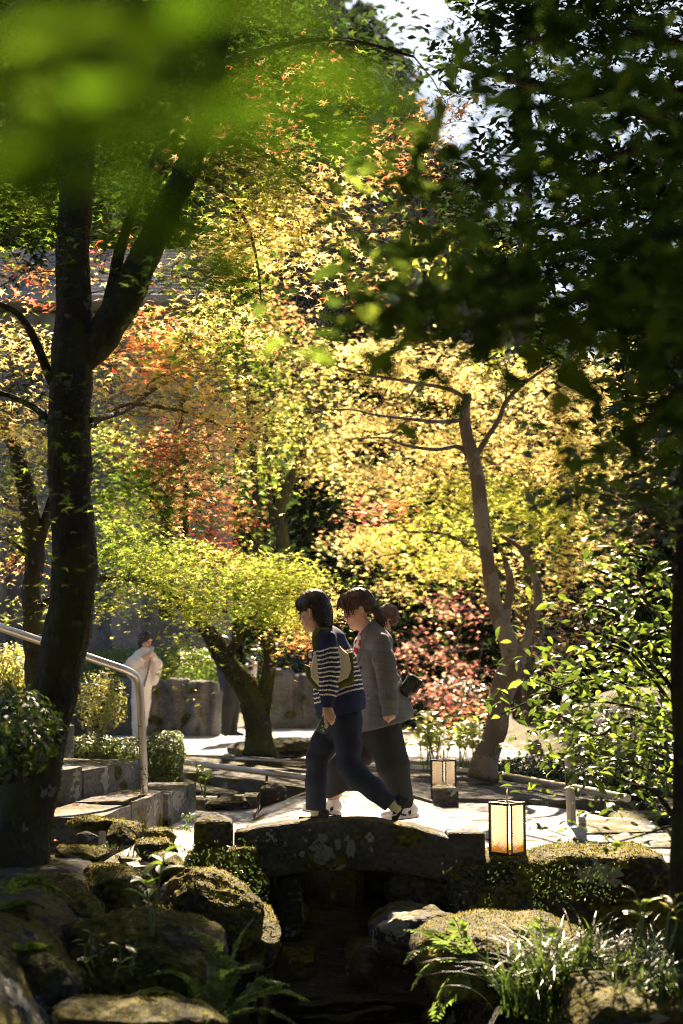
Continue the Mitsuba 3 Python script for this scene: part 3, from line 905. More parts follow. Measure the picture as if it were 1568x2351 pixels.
class Figure:
    """Places joints given in the columns and rows (a, b) of a zoomed view: u = u0 + k a, v = v0 + k b, at depth d + dy."""

    def __init__(self, u0, v0, k, d):
        self.u0, self.v0, self.k, self.d = u0, v0, k, d

    def p(self, a, b, dy=0.0):
        return W(self.u0 + self.k * a, self.v0 + self.k * b, self.d + dy)

    def r(self, n):
        return n * self.k * M(self.d)

    def chain(self, rows, ys=1.0):
        """Rows (a, b, dy, radius) -> cones."""
        P = [(self.p(a, b, dy), self.r(n)) for a, b, dy, n in rows]
        return [cone(P[i][0], P[i + 1][0], P[i][1], P[i + 1][1], ys) for i in range(len(P) - 1)]


def head_rot(yaw, pitch, roll=0.0, facing=(-1, 0, 0)):
    """Columns: forward, left, up. Yaw turns the face away from the lens, pitch bows it."""
    f = np.array(facing, float)
    up = np.array([0, 0, 1.0])
    l = np.cross(up, f)
    R = np.stack([f, l, up], 1)
    c, s = math.cos(yaw), math.sin(yaw)
    Rz = np.array([[c, -s, 0], [s, c, 0], [0, 0, 1]])
    c, s = math.cos(pitch), math.sin(pitch)
    Ry = np.array([[c, 0, s], [0, 1, 0], [-s, 0, c]])
    return R @ Rz @ Ry


def head_parts(c, R, s):
    """(skin prims, to local function)."""
    c = np.asarray(c, float)
    loc = lambda P: ((P - c) @ R / s).astype(np.float32)

    def wrap(g):
        return lambda P: g(loc(P)) * s
    skull = union([ellip((-.012, 0, .035), (.090, .073, .086)), ellip((.030, 0, -.040), (.056, .055, .080)), cone((.0, .030, -.055), (.062, .008, -.100), .034, .016), cone((.0, -.030, -.055), (.062, -.008, -.100), .034, .016), ellip((.070, 0, .028), (.022, .045, .020))], .02)
    feat = union([skull, cone((.082, 0, .008), (.103, 0, -.030), .006, .0095), ellip((.094, .009, -.034), (.010, .007, .007)), ellip((.094, -.009, -.034), (.010, .007, .007)), ellip((.088, 0, -.057), (.011, .022, .006)), ellip((.084, 0, -.069), (.011, .019, .007)), ellip((.075, 0, -.100), (.014, .018, .012)), ellip((.055, .036, -.030), (.022, .018, .020)), ellip((.055, -.036, -.030), (.022, .018, .020))], .009)
    sock = union([ellip((.098, .032, .004), (.016, .017, .010)), ellip((.098, -.032, .004), (.016, .017, .010))], .002)
    ears = minus(union([ellip((-.012, .074, -.012), (.017, .011, .031)), ellip((-.012, -.074, -.012), (.017, .011, .031))], .001), union([ellip((-.006, .083, -.008), (.009, .007, .017)), ellip((-.006, -.083, -.008), (.009, .007, .017))], .001), .003)
    full = union([minus(feat, sock, .008), ears], .004)
    return wrap(full), wrap, loc


def add_face(t, c, R, s, brows=True):
    """Eyes, brows and lips as small parts."""
    e = lambda p: np.asarray(c) + R @ (np.asarray(p) * s)
    for sg in (1, -1):
        m = trimesh.creation.icosphere(subdivisions=2, radius=.0115 * s)
        part(t, 'eye', (np.array(m.vertices) * [1, 1, .8] + e((.079, sg * .032, .003)), np.array(m.faces)), 'm_eye', smooth=True)
        part(t, 'brow', tube(spline([[*e((.088, sg * .018, .021)), .0025 * s], [*e((.086, sg * .034, .026)), .003 * s], [*e((.074, sg * .05, .020)), .0015 * s]], .006), sides=6), 'm_hair', smooth=True)
        part(t, 'lashes', tube(spline([[*e((.091, sg * .020, .004)), .0015 * s], [*e((.0905, sg * .033, .009)), .0022 * s], [*e((.082, sg * .046, .003)), .0012 * s]], .005), sides=5), 'm_hair', smooth=True)
    part(t, 'lips', tube(spline([[*e((.088, -.021, -.063)), .002 * s], [*e((.0965, 0, -.060)), .0055 * s], [*e((.088, .021, -.063)), .002 * s]], .004), sides=8), 'm_lips', smooth=True)


def drape(f, fig, poly, dy0, off=.004, step=9, mat='m_cloth', color=None):
    """A thin patch of cloth lying on the surface f = 0, its outline given in the figure's view."""
    from shapely import Polygon, points, contains
    P = np.array(poly, float)
    tri = trimesh.creation.triangulate_polygon(Polygon(P), engine='earcut')
    v, fc = trimesh.remesh.subdivide_to_size(np.c_[tri[0], np.zeros(len(tri[0]))], tri[1], max_edge=step)
    v = np.asarray(v)
    dy = np.full(len(v), dy0)
    o = np.array([fig.p(a, b, dy0) for a, b, _ in v])
    for _ in range(70):
        d = f(o.astype(np.float32))
        go = d > 0
        dy[go] += np.maximum(d[go] * .7, .0006)
        dy = np.minimum(dy, dy0 + .6)
        o = np.array([fig.p(a, b, q) for (a, b, _), q in zip(v, dy)])
    top = np.array([fig.p(a, b, q - off) for (a, b, _), q in zip(v, dy)])
    bot = np.array([fig.p(a, b, q + .004) for (a, b, _), q in zip(v, dy)])
    n = len(v)
    tm = trimesh.Trimesh(v, fc, process=False)
    e = tm.edges_sorted
    uq, cnt = np.unique(e, axis=0, return_counts=True)
    be = uq[cnt == 1]
    side = np.vstack([np.stack([be[:, 0], be[:, 1], be[:, 1] + n], 1), np.stack([be[:, 0], be[:, 1] + n, be[:, 0] + n], 1)])
    return np.vstack([top, bot]), np.vstack([fc, fc[:, ::-1] + n, side])


def paint(v, c):
    return np.tile(np.asarray(c, float)[None], (len(v), 1))


NAVY, CREAM, OLIVE = np.array([.012, .018, .062]), np.array([.74, .66, .58]), np.array([.11, .115, .018])

# ---- the woman in the striped sweater
A = Figure(631.3, 1320.0, .24415, 9.62)
wa = thing('person', 'woman with a dark bob in a navy sweater with white stripes and dark trousers', 'person')
hcA, hRA = A.p(356, 338, -.01), head_rot(-math.radians(24), math.radians(14))
headA, wrapA, locA = head_parts(hcA, hRA, 1.03)
hand_a = A.chain([(490, 1190, -.255, 40), (494, 1245, -.258, 40), (500, 1290, -.262, 44), (508, 1330, -.264, 40)], .7)
fing_a = [A.chain(c) for c in ([(538, 1305, -.272, 14), (560, 1328, -.272, 13), (556, 1352, -.248, 12)], [(528, 1335, -.276, 14.5), (552, 1360, -.276, 13.5), (548, 1382, -.250, 12)], [(505, 1345, -.276, 14), (524, 1384, -.276, 13), (534, 1402, -.252, 12)], [(475, 1335, -.272, 13), (480, 1390, -.274, 12), (490, 1428, -.262, 11)], [(470, 1275, -.250, 15), (455, 1330, -.225, 14), (470, 1375, -.215, 12)])]
bodyA = union([union([headA, *A.chain([(392, 440, 0, 66), (418, 500, 0, 70), (455, 570, 0, 88)])], .03), union(A.chain([(455, 570, 0, 70), (530, 800, 0, 120), (610, 1200, 0, 150)]) + A.chain([(490, 600, -.17, 50), (506, 900, -.245, 46), (490, 1200, -.255, 38)]) + A.chain([(490, 600, .17, 50), (420, 860, .2, 46), (360, 760, .12, 38), (345, 740, .06, 34)]) +
        A.chain([(690, 1380, -.08, 90), (690, 1830, -.09, 70), (1105, 2165, -.09, 42)]) + A.chain([(570, 1400, .08, 90), (405, 1730, .08, 70), (385, 2240, .08, 42)]), .03), union(hand_a, .012)] + [union(q, .004) for q in fing_a], .010)
lo, hi = bounds([A.p(230, 130, -.33), A.p(1180, 2330, -.33), A.p(230, 130, .3), A.p(1180, 2330, .3)], .03)
part(wa, 'body', nets(bodyA, lo, hi, .0042), 'm_skin', smooth=True)
add_face(wa, hcA, hRA, 1.03)
# hair: a bob, cut away from the face and ear
hair = union([ellip((-.016, 0, .048), (.108, .086, .094)), ellip((-.055, 0, -.02), (.062, .078, .10)), cone((-.062, 0, -.02), (-.066, 0, -.098), .062, .050, 1.15), ellip((.070, 0, .060), (.030, .058, .040))], .025)
face_cut = union([ellip((.122, 0, -.072), (.105, .20, .098)), ellip((.035, 0, -.045), (.056, .20, .055)), ellip((.01, 0, -.12), (.05, .2, .07))], .02)
hairA = wrinkled(wrapA(minus(hair, face_cut, .010)), .0035, 26, (.4, 1.5, .4), 5)
lo, hi = bounds([hcA - .19, hcA + .19], .0)
part(wa, 'hair', nets(hairA, lo, hi, .0045), 'm_hair', smooth=True)


def strands(t, sd, hc, R, s, n, seed, mat, steps=9, length=.014, rad=.0021):
    """Locks of hair that lie on the surface sd = 0, combed back and down from the crown."""
    r = np.random.default_rng(seed)
    P = hc + (unit(r.standard_normal((n, 3))) * [.13, .11, .13] * s) @ R.T
    h = .004

    def grad(p):
        return unit(np.stack([sd((p + np.eye(3)[k] * h).astype(np.float32)) - sd((p - np.eye(3)[k] * h).astype(np.float32)) for k in range(3)], 1))
    for _ in range(6):
        P = P - grad(P) * sd(P.astype(np.float32))[:, None]
    path = [P]
    for _ in range(steps):
        g = grad(P)
        q = (P - hc) @ R / s
        flow = np.stack([np.where(q[:, 0] > .02, .5, -.5) * np.clip(q[:, 2] * 14, 0, 1), np.sign(q[:, 1]) * .5 * np.clip(q[:, 2] * 12, 0, 1), -1.0 + 0 * q[:, 0]], 1) @ R.T
        flow = flow - g * (flow * g).sum(1, keepdims=True)
        P = P + unit(flow + .18 * r.standard_normal(P.shape)) * length
        P = P - grad(P) * (sd(P.astype(np.float32)) - .0012)[:, None]
        path.append(P)
    path = np.stack(path, 1)
    out = []
    for k in range(n):
        w = rad * r.uniform(.6, 1.3) * np.concatenate([[.3], np.full(steps - 1, 1.0), [.2]])
        out.append(tube(np.c_[path[k], w], sides=4, caps=False))
    part(t, 'strands', cat(out), mat, smooth=True, stuff=True)


strands(wa, hairA, hcA, hRA, 1.03, 420, 3, 'm_hair')
# sweater
torA = union(A.chain([(452, 530, 0, 78), (512, 630, 0, 142), (548, 800, 0, 184), (588, 1000, 0, 214), (612, 1180, 0, 226), (630, 1300, 0, 220)], 1.0) + A.chain([(462, 575, -.06, 80), (494, 612, -.15, 82)]) + A.chain([(462, 575, .06, 80), (494, 612, .15, 82)]) + A.chain([(500, 610, .17, 78), (430, 860, .20, 72), (370, 790, .12, 58)]), .05)
nA = np.cross(A.p(835, 1262) - A.p(440, 1345), [0, 1, 0])
nA = nA * (-1 if nA[2] > 0 else 1)
neckA = ellip(A.p(405, 470), (.085, .085, .075))
sweatA = wrinkled(minus(cut(torA, A.p(640, 1303), nA), neckA, .01), .006, 9, (1, 1, .5), 2)
lo, hi = bounds([A.p(300, 430, -.3), A.p(860, 1400, -.3), A.p(300, 430, .3), A.p(860, 1400, .3)], .02)
v, f = nets(sweatA, lo, hi, .0048)


def to_view(v):
    """World -> picture columns and rows."""
    q = v - CAM
    z = q @ FWD
    return (q[:, 0] / z * FPX + 341.5) / .43559, (512 - (q @ UPV) / z * FPX) / .43559


u_, v_ = to_view(v)
za, zb = (u_ - 631.3) / .24415, (v_ - 1320) / .24413
w = zb - .27 * (830 - za) + 14 * np.sin(za / 90)
st = (np.mod(w - 675, 43) < 14) & (w > 670) & (w < 1095)
part(wa, 'sweater', (v, f), 'm_cloth', smooth=True, color=np.where(st[:, None], CREAM, NAVY))
arm = union(A.chain([(488, 600, -.19, 84), (498, 760, -.235, 92), (508, 900, -.255, 92), (502, 1070, -.26, 78), (495, 1250, -.258, 58)], .85), .03)
slA = wrinkled(cut(arm, A.p(495, 1244, -.258), A.p(495, 1244) - A.p(503, 1100)), .007, 10, (1, 1, 1.6), 3)
lo, hi = bounds([A.p(380, 500, -.36), A.p(620, 1260, -.36), A.p(380, 500, -.1), A.p(620, 1260, -.1)], .02)
v, f = nets(slA, lo, hi, .0042)
u_, v_ = to_view(v)
za, zb = (u_ - 631.3) / .24415, (v_ - 1320) / .24413
w = zb + .22 * (za - 500) * np.clip((1000 - zb) / 300, -.4, 1.2) + 5 * np.sin(za / 25)
st = (np.mod(w - 690, 43) < 14) & (w > 688) & (w < 1142)
part(wa, 'sleeve', (v, f), 'm_cloth', smooth=True, color=np.where(st[:, None], CREAM, NAVY))
# trousers
pel = union(A.chain([(622, 1290, 0, 190), (640, 1390, 0, 175)], .85) + A.chain([(668, 1380, -.06, 150), (688, 1600, -.085, 122), (692, 1800, -.09, 104)]) + A.chain([(576, 1390, .06, 146), (470, 1580, .075, 128), (398, 1735, .08, 103), (388, 1950, .08, 97), (384, 2240, .08, 92)]), .03)
leg = cut(union(A.chain([(692, 1790, -.09, 106), (760, 1880, -.09, 112), (930, 2010, -.09, 96), (1115, 2175, -.09, 80)]), .03), A.p(1090, 2158, -.09), A.p(1115, 2175) - A.p(930, 2012))
trA = wrinkled(union([cut(pel, A.p(385, 2208, .08), (0, 0, -1)), leg], .035), .008, 7, (1, 1, .6), 4)
lo, hi = bounds([A.p(240, 1200, -.25), A.p(1200, 2300, -.25), A.p(240, 1200, .25), A.p(1200, 2300, .25)], .02)
part(wa, 'trousers', nets(trA, lo, hi, .0055), 'm_denim', smooth=True)


def shoe(t, fig, heel, ball, toe, ankle, width, sole_col, upper_col, sock=None, accents=(), h=.0045, thick=24):
    """A shoe from four joints (a, b, dy): an upper on a sole."""
    hp, bp, tp, ap = (fig.p(*q) for q in (heel, ball, toe, ankle))
    r = fig.r
    fwd = (bp - hp) / np.linalg.norm(bp - hp)
    side = np.cross(fwd, [0, 0, 1.0]); side /= np.linalg.norm(side)
    up = np.cross(side, fwd)
    ht = r(width)
    upper = union([cone(hp + up * ht * .9, bp + up * ht * .55, ht * .95, ht * .85), cone(bp + up * ht * .55, tp + up * ht * .45, ht * .85, ht * .62), cone(hp + up * ht * 1.0, ap, ht * .95, ht * .80)], .02)
    upper = cut(upper, hp + up * ht * .1, -up, .004)
    upper = cut(upper, ap, ap - hp - fwd * .01, .004)
    lo, hi = bounds([hp, bp, tp, ap], .1)
    v, f = nets(upper, lo, hi, h)
    q = (v - hp) @ np.stack([fwd, side, up], 1) / ht
    col = np.tile(np.array(upper_col)[None], (len(v), 1))
    for (x0, x1, y0, y1, c) in accents:
        L = np.linalg.norm(tp - hp) / ht
        m = (q[:, 0] / L > x0) & (q[:, 0] / L < x1) & (q[:, 2] + .25 * np.sin(q[:, 0] * 2.2) > y0) & (q[:, 2] + .25 * np.sin(q[:, 0] * 2.2) < y1)
        col[m] = c
    part(t, 'shoe', (v, f), 'm_cloth', smooth=True, color=col)
    sole = union([cone(hp - fwd * ht * .15, bp, ht * .98, ht * 1.0), cone(bp, tp + fwd * ht * .05, ht * 1.0, ht * .70)], .02)
    sole = cut(cut(sole, hp + up * ht * .28, up, .004), hp - up * ht * thick / 100, -up, .004)
    v, f = nets(sole, lo, hi, h)
    q = (v - hp) @ up / ht
    col = np.where((q < -.12)[:, None], np.array([.02, .02, .02]), np.array(sole_col))
    part(t, 'sole', (v, f), 'm_cloth', smooth=True, color=col)
    return hp, fwd, side, up, ht


BLK, WHT = (.013, .013, .014), (.72, .66, .64)
hpA = shoe(wa, A, (455, 2292, .07), (320, 2288, .10), (262, 2290, .115), (392, 2225, .08), 52, BLK, BLK)
hp2 = shoe(wa, A, (1222, 2150, -.09), (1140, 2296, -.085), (1072, 2326, -.08), (1120, 2150, -.09), 58, BLK, BLK)
for (a, b) in (((1075, 2120, -.09), (1175, 2215, -.092)), ((388, 2150, .08), (392, 2262, .08))):
    sv, sf = tube(spline([[*A.p(*a), .043], [*((A.p(*a) + A.p(*b)) / 2), .043], [*A.p(*b), .041]], .02), sides=18)
    part(wa, 'sock', (sv, sf), 'm_cloth', smooth=True, color=paint(sv, (.36, .33, .20)))
# the little script mark on the heel
mk = [(1088, 2262), (1100, 2238), (1108, 2236), (1098, 2262), (1094, 2268), (1106, 2262), (1112, 2250), (1113, 2264), (1119, 2250), (1124, 2264), (1129, 2250), (1131, 2264), (1138, 2252), (1150, 2244)]
mpts = []
for a, b in mk:
    mpts.append([*A.p(a, b, -.155), .0016])
mv, mf = tube(spline(mpts, .003), sides=5)
part(wa, 'mark', (mv, mf), 'm_cloth', smooth=True, color=paint(mv, (.7, .7, .68)), label='small white script mark on the heel')

# tote bag on her shoulder
bag = thing('tote_bag', 'cream canvas tote bag with olive base and straps on the striped shoulder', 'bag')


def bag_shell(poly, y0, y1, mat_color, name, r=.012, bulge=.0):
    P = [(A.p(a, b, (y0 + y1) / 2)[0], A.p(a, b, (y0 + y1) / 2)[2]) for a, b in poly]
    v, f = bevel_plate(P, A.d + y0, A.d + y1, r, .02, .004, 3)
    part(bag, name, (v, f), 'm_cloth', smooth=40, color=mat_color)


bag_shell([(404, 712), (362, 722), (340, 860), (338, 960), (400, 1032), (420, 1045), (560, 1040), (600, 1012), (690, 965), (722, 880), (690, 740), (640, 700), (606, 660), (566, 668), (560, 780), (430, 790)], -.205, -.150, np.array([.80, .70, .54]), 'panel')
bag_shell([(336, 955), (405, 1040), (560, 1036), (690, 972), (726, 880), (688, 724), (735, 720), (742, 985), (735, 1010), (570, 1092), (412, 1096), (350, 1040), (300, 970), (272, 860), (282, 838), (330, 862)], -.200, -.145, OLIVE, 'base')
strap = [(392, 716, -.19), (372, 600, -.17), (392, 525, -.12), (430, 498, -.09), (475, 500, -.10), (520, 560, -.16), (556, 620, -.19), (590, 676, -.20)]
part(bag, 'strap', tube(spline([[*A.p(a, b, dy), .019] for a, b, dy in strap], .02), sides=10, flat=(.30, 1.0)), 'm_cloth', smooth=True, color=np.tile(OLIVE[None], (len(tube(spline([[*A.p(a, b, dy), .019] for a, b, dy in strap], .02), sides=10, flat=(.30, 1.0))[0]), 1)))

# phone in her hand
ph = thing('phone', 'green cased phone with a pale floral print held low by the woman in stripes', 'phone')


def slab_between(fig, a0, a1, half, thick, dy, tilt=0.0):
    p0, p1 = fig.p(*a0, dy), fig.p(*a1, dy)
    ax = (p1 - p0) / np.linalg.norm(p1 - p0)
    nrm = np.array([math.sin(tilt), -math.cos(tilt), 0])
    nrm = nrm - ax * (nrm @ ax); nrm /= np.linalg.norm(nrm)
    sd = np.cross(ax, nrm)
    L = np.linalg.norm(p1 - p0)
    v, f = rbox((2 * half, L, thick), thick * .45)
    R = np.stack([sd, ax, nrm], 1)
    return v @ R.T + (p0 + p1) / 2, f, R, (p0 + p1) / 2, L


v, f, Rp, cp, Lp = slab_between(A, (428, 1482), (528, 1268), .036, .012, -.243, .5)
part(ph, 'case', (v, f), 'm_cloth', smooth=30, color=(.055, .10, .065))
rr = np.random.default_rng(5)
fl = []
for k in range(26):
    x, y = rr.uniform(-.026, .026), rr.uniform(-Lp * .42, Lp * .1)
    o = cp + Rp @ np.array([x, y, .0068])
    m = trimesh.creation.icosphere(subdivisions=1, radius=rr.uniform(.0025, .005))
    fl.append((np.array(m.vertices) * [1, .3, 1] + o, np.array(m.faces)))
fl = cat(fl)
part(ph, 'print', fl, 'm_cloth', color=paint(fl[0], (.6, .56, .52)), stuff=True)

# ---- the woman in the grey blazer
Bf = Figure(631.3, 1320.0, .24415, 10.12)
wb = thing('person', 'woman with a ponytail in a grey checked blazer and wide dark trousers', 'person')
hcB, hRB = Bf.p(776, 322, 0), head_rot(math.radians(8), math.radians(18))
headB, wrapB, locB = head_parts(hcB, hRB, 1.07)
hand_b = Bf.chain([(1084, 1290, -.225, 36), (1078, 1330, -.23, 38)], .7)
fing_b = [Bf.chain(c) for c in ([(1050, 1325, -.235, 13), (1062, 1362, -.24, 12.5), (1068, 1384, -.232, 11)], [(1072, 1325, -.24, 13), (1082, 1345, -.24, 12), (1080, 1356, -.228, 11)], [(1092, 1325, -.24, 13), (1104, 1340, -.238, 12), (1100, 1350, -.226, 11)], [(1112, 1322, -.236, 12), (1124, 1334, -.232, 11), (1120, 1342, -.224, 10)], [(1042, 1310, -.222, 13), (1030, 1340, -.225, 12), (1034, 1358, -.228, 11)])]
bodyB = union([union([headB, *Bf.chain([(800, 420, 0, 62), (850, 490, 0, 64), (910, 560, 0, 90)])], .03), union(Bf.chain([(910, 560, 0, 80), (950, 800, 0, 120), (1000, 1350, 0, 150)]) + Bf.chain([(1000, 640, -.16, 50), (1050, 960, -.225, 46), (1084, 1300, -.225, 34)]) + Bf.chain([(990, 640, .16, 50), (900, 960, .2, 46), (860, 1200, .19, 34), (850, 1260, .18, 36), (845, 1330, .18, 20)]) +
        Bf.chain([(1010, 1450, -.08, 90), (1110, 1800, -.08, 70), (1230, 2150, -.08, 42)]) + Bf.chain([(960, 1450, .08, 90), (680, 1800, .08, 70), (560, 2110, .08, 40)]), .03), union(hand_b, .012)] + [union(q, .004) for q in fing_b], .010)
lo, hi = bounds([Bf.p(560, 80, -.3), Bf.p(1300, 2250, -.3), Bf.p(500, 80, .3), Bf.p(1300, 2250, .3)], .03)
part(wb, 'body', nets(bodyB, lo, hi, .0046), 'm_skin', smooth=True)
add_face(wb, hcB, hRB, 1.07)
hair = union([ellip((-.014, 0, .050), (.104, .084, .092)), ellip((-.075, 0, .02), (.050, .066, .075)), ellip((.072, 0, .064), (.034, .060, .040)), cone((-.09, 0, .02), (-.118, 0, -.005), .045, .022)], .025)
face_cut = union([ellip((.118, 0, -.07), (.105, .20, .105)), ellip((.03, 0, -.060), (.062, .20, .068)), ellip((-.035, 0, -.11), (.07, .2, .07))], .02)
hairB = wrinkled(wrapB(minus(hair, face_cut, .010)), .0035, 26, (.4, 1.5, .4), 7)
lo, hi = bounds([hcB - .20, hcB + .20], .0)
part(wb, 'hair', nets(hairB, lo, hi, .0045), 'm_hairdyed', smooth=True)
strands(wb, hairB, hcB, hRB, 1.07, 420, 4, 'm_hairdyed')
rr = np.random.default_rng(8)
locks = []
for k in range(26):      # fringe and side locks
    a0, b0 = 650 + rr.uniform(-30, 90), 165 + rr.uniform(-20, 60)
    side = k % 3
    end = ((578 + rr.uniform(-8, 30), 325 + rr.uniform(-20, 25)) if side == 0 else (690 + rr.uniform(-20, 30), 395 + rr.uniform(-30, 30)) if side == 1 else (735 + rr.uniform(-15, 25), 360 + rr.uniform(-20, 40)))
    dy = -.055 - .02 * rr.random() if side else rr.uniform(-.05, .05)
    mid = ((a0 + end[0]) / 2 - 14, (a0 * 0 + b0 + end[1]) / 2 - 12)
    locks.append(tube(spline([[*Bf.p(a0, b0, dy * .6), .005], [*Bf.p(*mid, dy - (.018 if side else 0)), .006], [*Bf.p(*end, dy - .004), .0015]], .015), sides=6))
part(wb, 'fringe', cat(locks), 'm_hairdyed', smooth=True)
pony = []
for k in range(46):
    o = rr.standard_normal(3) * [.008, .012, .008]
    e = rr.standard_normal(2) * 9
    pony.append(tube(spline([[*(Bf.p(925, 312, 0) + o), .005], [*(Bf.p(968 + e[0] * .8, 372 + e[1], 0) + o * 1.5), .0065], [*(Bf.p(998 + e[0], 440 + e[1], 0) + o * 1.4), .005], [*(Bf.p(1012 + e[0], 496 + e[1] * 2, 0) + o), .0012]], .02), sides=6))
part(wb, 'ponytail', cat(pony), 'm_hairdyed', smooth=True)
scr = []
for k in range(9):
    an = k / 9 * 6.283
    o = Bf.p(908, 300, 0) + np.array([.012 * math.cos(an), .030 * math.sin(an), .028 * math.cos(an)])
    m = trimesh.creation.icosphere(subdivisions=2, radius=.017)
    scr.append((np.array(m.vertices) * (1 + .3 * (meshkit.noise(np.array(m.vertices) * 120 + k) - .5))[:, None] + o, np.array(m.faces)))
part(wb, 'scrunchie', cat(scr), 'm_cloth', smooth=True, color=(.025, .018, .014))
# blazer
torB = union(Bf.chain([(905, 540, 0, 86), (955, 640, 0, 142), (945, 800, 0, 165), (955, 1000, 0, 182), (985, 1200, 0, 212), (1010, 1400, 0, 248), (1020, 1500, 0, 255)], 1.0) + Bf.chain([(925, 575, -.06, 82), (985, 640, -.14, 88)]) + Bf.chain([(925, 575, .06, 82), (985, 640, .14, 88)]) + Bf.chain([(990, 640, .16, 82), (905, 960, .2, 80), (860, 1230, .19, 62)]) + Bf.chain([(1120, 1000, .02, 60), (1240, 1290, .03, 60)]) + Bf.chain([(880, 470, 0, 74), (915, 560, 0, 90)], 1.0), .05)
nB = np.cross(Bf.p(1262, 1350) - Bf.p(780, 1482), [0, 1, 0])
nB = nB * (-1 if nB[2] > 0 else 1)
neckB = union([cone(Bf.p(800, 400), Bf.p(872, 520), .078, .058), cone(Bf.p(790, 560, 0), Bf.p(740, 830, 0), .045, .03)], .02)
blzB = wrinkled(minus(cut(torB, Bf.p(1020, 1418), nB), neckB, .008), .009, 7, (1, 1, .6), 6)
lo, hi = bounds([Bf.p(700, 400, -.32), Bf.p(1330, 1520, -.32), Bf.p(700, 400, .32), Bf.p(1330, 1520, .32)], .02)
part(wb, 'blazer', nets(blzB, lo, hi, .0055), 'm_check', smooth=True)
arm = union(Bf.chain([(998, 640, -.165, 92), (1030, 800, -.215, 94), (1052, 960, -.235, 90), (1072, 1150, -.235, 80), (1086, 1340, -.228, 68)], .85), .03)
slB = wrinkled(cut(arm, Bf.p(1086, 1328, -.228), Bf.p(1086, 1330) - Bf.p(1072, 1150)), .009, 8, (1, 1, 1.4), 9)
lo, hi = bounds([Bf.p(880, 540, -.36), Bf.p(1200, 1350, -.36), Bf.p(880, 540, -.05), Bf.p(1200, 1350, -.05)], .02)
part(wb, 'sleeve', nets(slB, lo, hi, .005), 'm_check', smooth=True)
part(wb, 'lapel', drape(blzB, Bf, [(888, 400), (905, 436), (872, 520), (852, 575), (826, 640), (800, 760), (776, 862), (748, 760), (752, 700), (790, 620), (812, 560), (838, 480)], -.4, .006, 14), 'm_check', smooth=False)
part(wb, 'pocket_flap', drape(blzB, Bf, [(835, 1140), (985, 1112), (988, 1158), (838, 1186)], -.4, .006, 14), 'm_check')
bt = Bf.p(806, 872, 0)
blz_y = drape(blzB, Bf, [(796, 860), (816, 860), (816, 884), (796, 884)], -.4, .007, 6)
part(wb, 'button', blz_y, 'm_cloth', color=paint(blz_y[0], (.012, .012, .012)))
shv, shf = nets(union(Bf.chain([(815, 545, 0, 30), (790, 640, 0, 40), (768, 730, 0, 40)], 1.6), .03), *bounds([Bf.p(720, 500, -.15), Bf.p(860, 780, .15)], .03), .006)
g = meshkit.noise(shv * 38 + 3)
part(wb, 'shirt', (shv, shf), 'm_cloth', smooth=True, color=np.where((g > .56)[:, None], np.array([.45, .03, .05]), np.array([.75, .70, .68])), label='white and red printed shirt')
trB = union(Bf.chain([(1000, 1370, 0, 190), (985, 1470, 0, 200)], .85) + Bf.chain([(1010, 1450, -.07, 165), (1112, 1800, -.08, 148), (1216, 2150, -.08, 96)]) + Bf.chain([(950, 1450, .06, 172), (790, 1640, .07, 160), (645, 1825, .08, 150), (588, 2080, .08, 108)]), .035)
fr = cut(union(Bf.chain([(950, 1450, .06, 172), (790, 1640, .07, 160), (645, 1825, .08, 150), (585, 2120, .08, 108)]), .03), Bf.p(588, 2062, .08), (.38, 0, -1))
bk = cut(union(Bf.chain([(1010, 1450, -.07, 165), (1112, 1800, -.08, 148), (1222, 2180, -.08, 92)]), .03), Bf.p(1216, 2118, -.08), (-.1, 0, -1))
trB = wrinkled(union([union(Bf.chain([(1000, 1370, 0, 190), (985, 1470, 0, 200)], .85), .03), fr, bk], .03), .010, 6, (1.3, 1, .35), 8)
lo, hi = bounds([Bf.p(440, 1300, -.28), Bf.p(1340, 2220, -.28), Bf.p(440, 1300, .3), Bf.p(1340, 2220, .3)], .02)
part(wb, 'trousers', nets(trB, lo, hi, .0062), 'm_slacks', smooth=True)
ACC = ((.18, .42, .35, .75, (.02, .02, .02)), (.62, .8, .3, .6, (.42, .40, .36)), (.0, .12, .5, 1.1, (.02, .02, .02)), (.45, .6, .6, .9, (.40, .38, .35)))
shoe(wb, Bf, (560, 2238, .09), (380, 2215, .12), (300, 2200, .14), (545, 2105, .08), 62, WHT, WHT, accents=ACC, thick=30)
shoe(wb, Bf, (1290, 2268, -.07), (1120, 2290, -.06), (1035, 2288, -.05), (1248, 2150, -.08), 60, WHT, WHT, accents=ACC, thick=30)
for (a, b) in (((575, 2060, .08), (550, 2160, .08)), ((1235, 2090, -.08), (1252, 2185, -.08))):
    sv, sf = tube([[*Bf.p(*a), .040], [*Bf.p(*b), .042]], sides=16)
    part(wb, 'sock', (sv, sf), 'm_cloth', smooth=30, color=(.015, .015, .015)) if a[0] > 900 else None

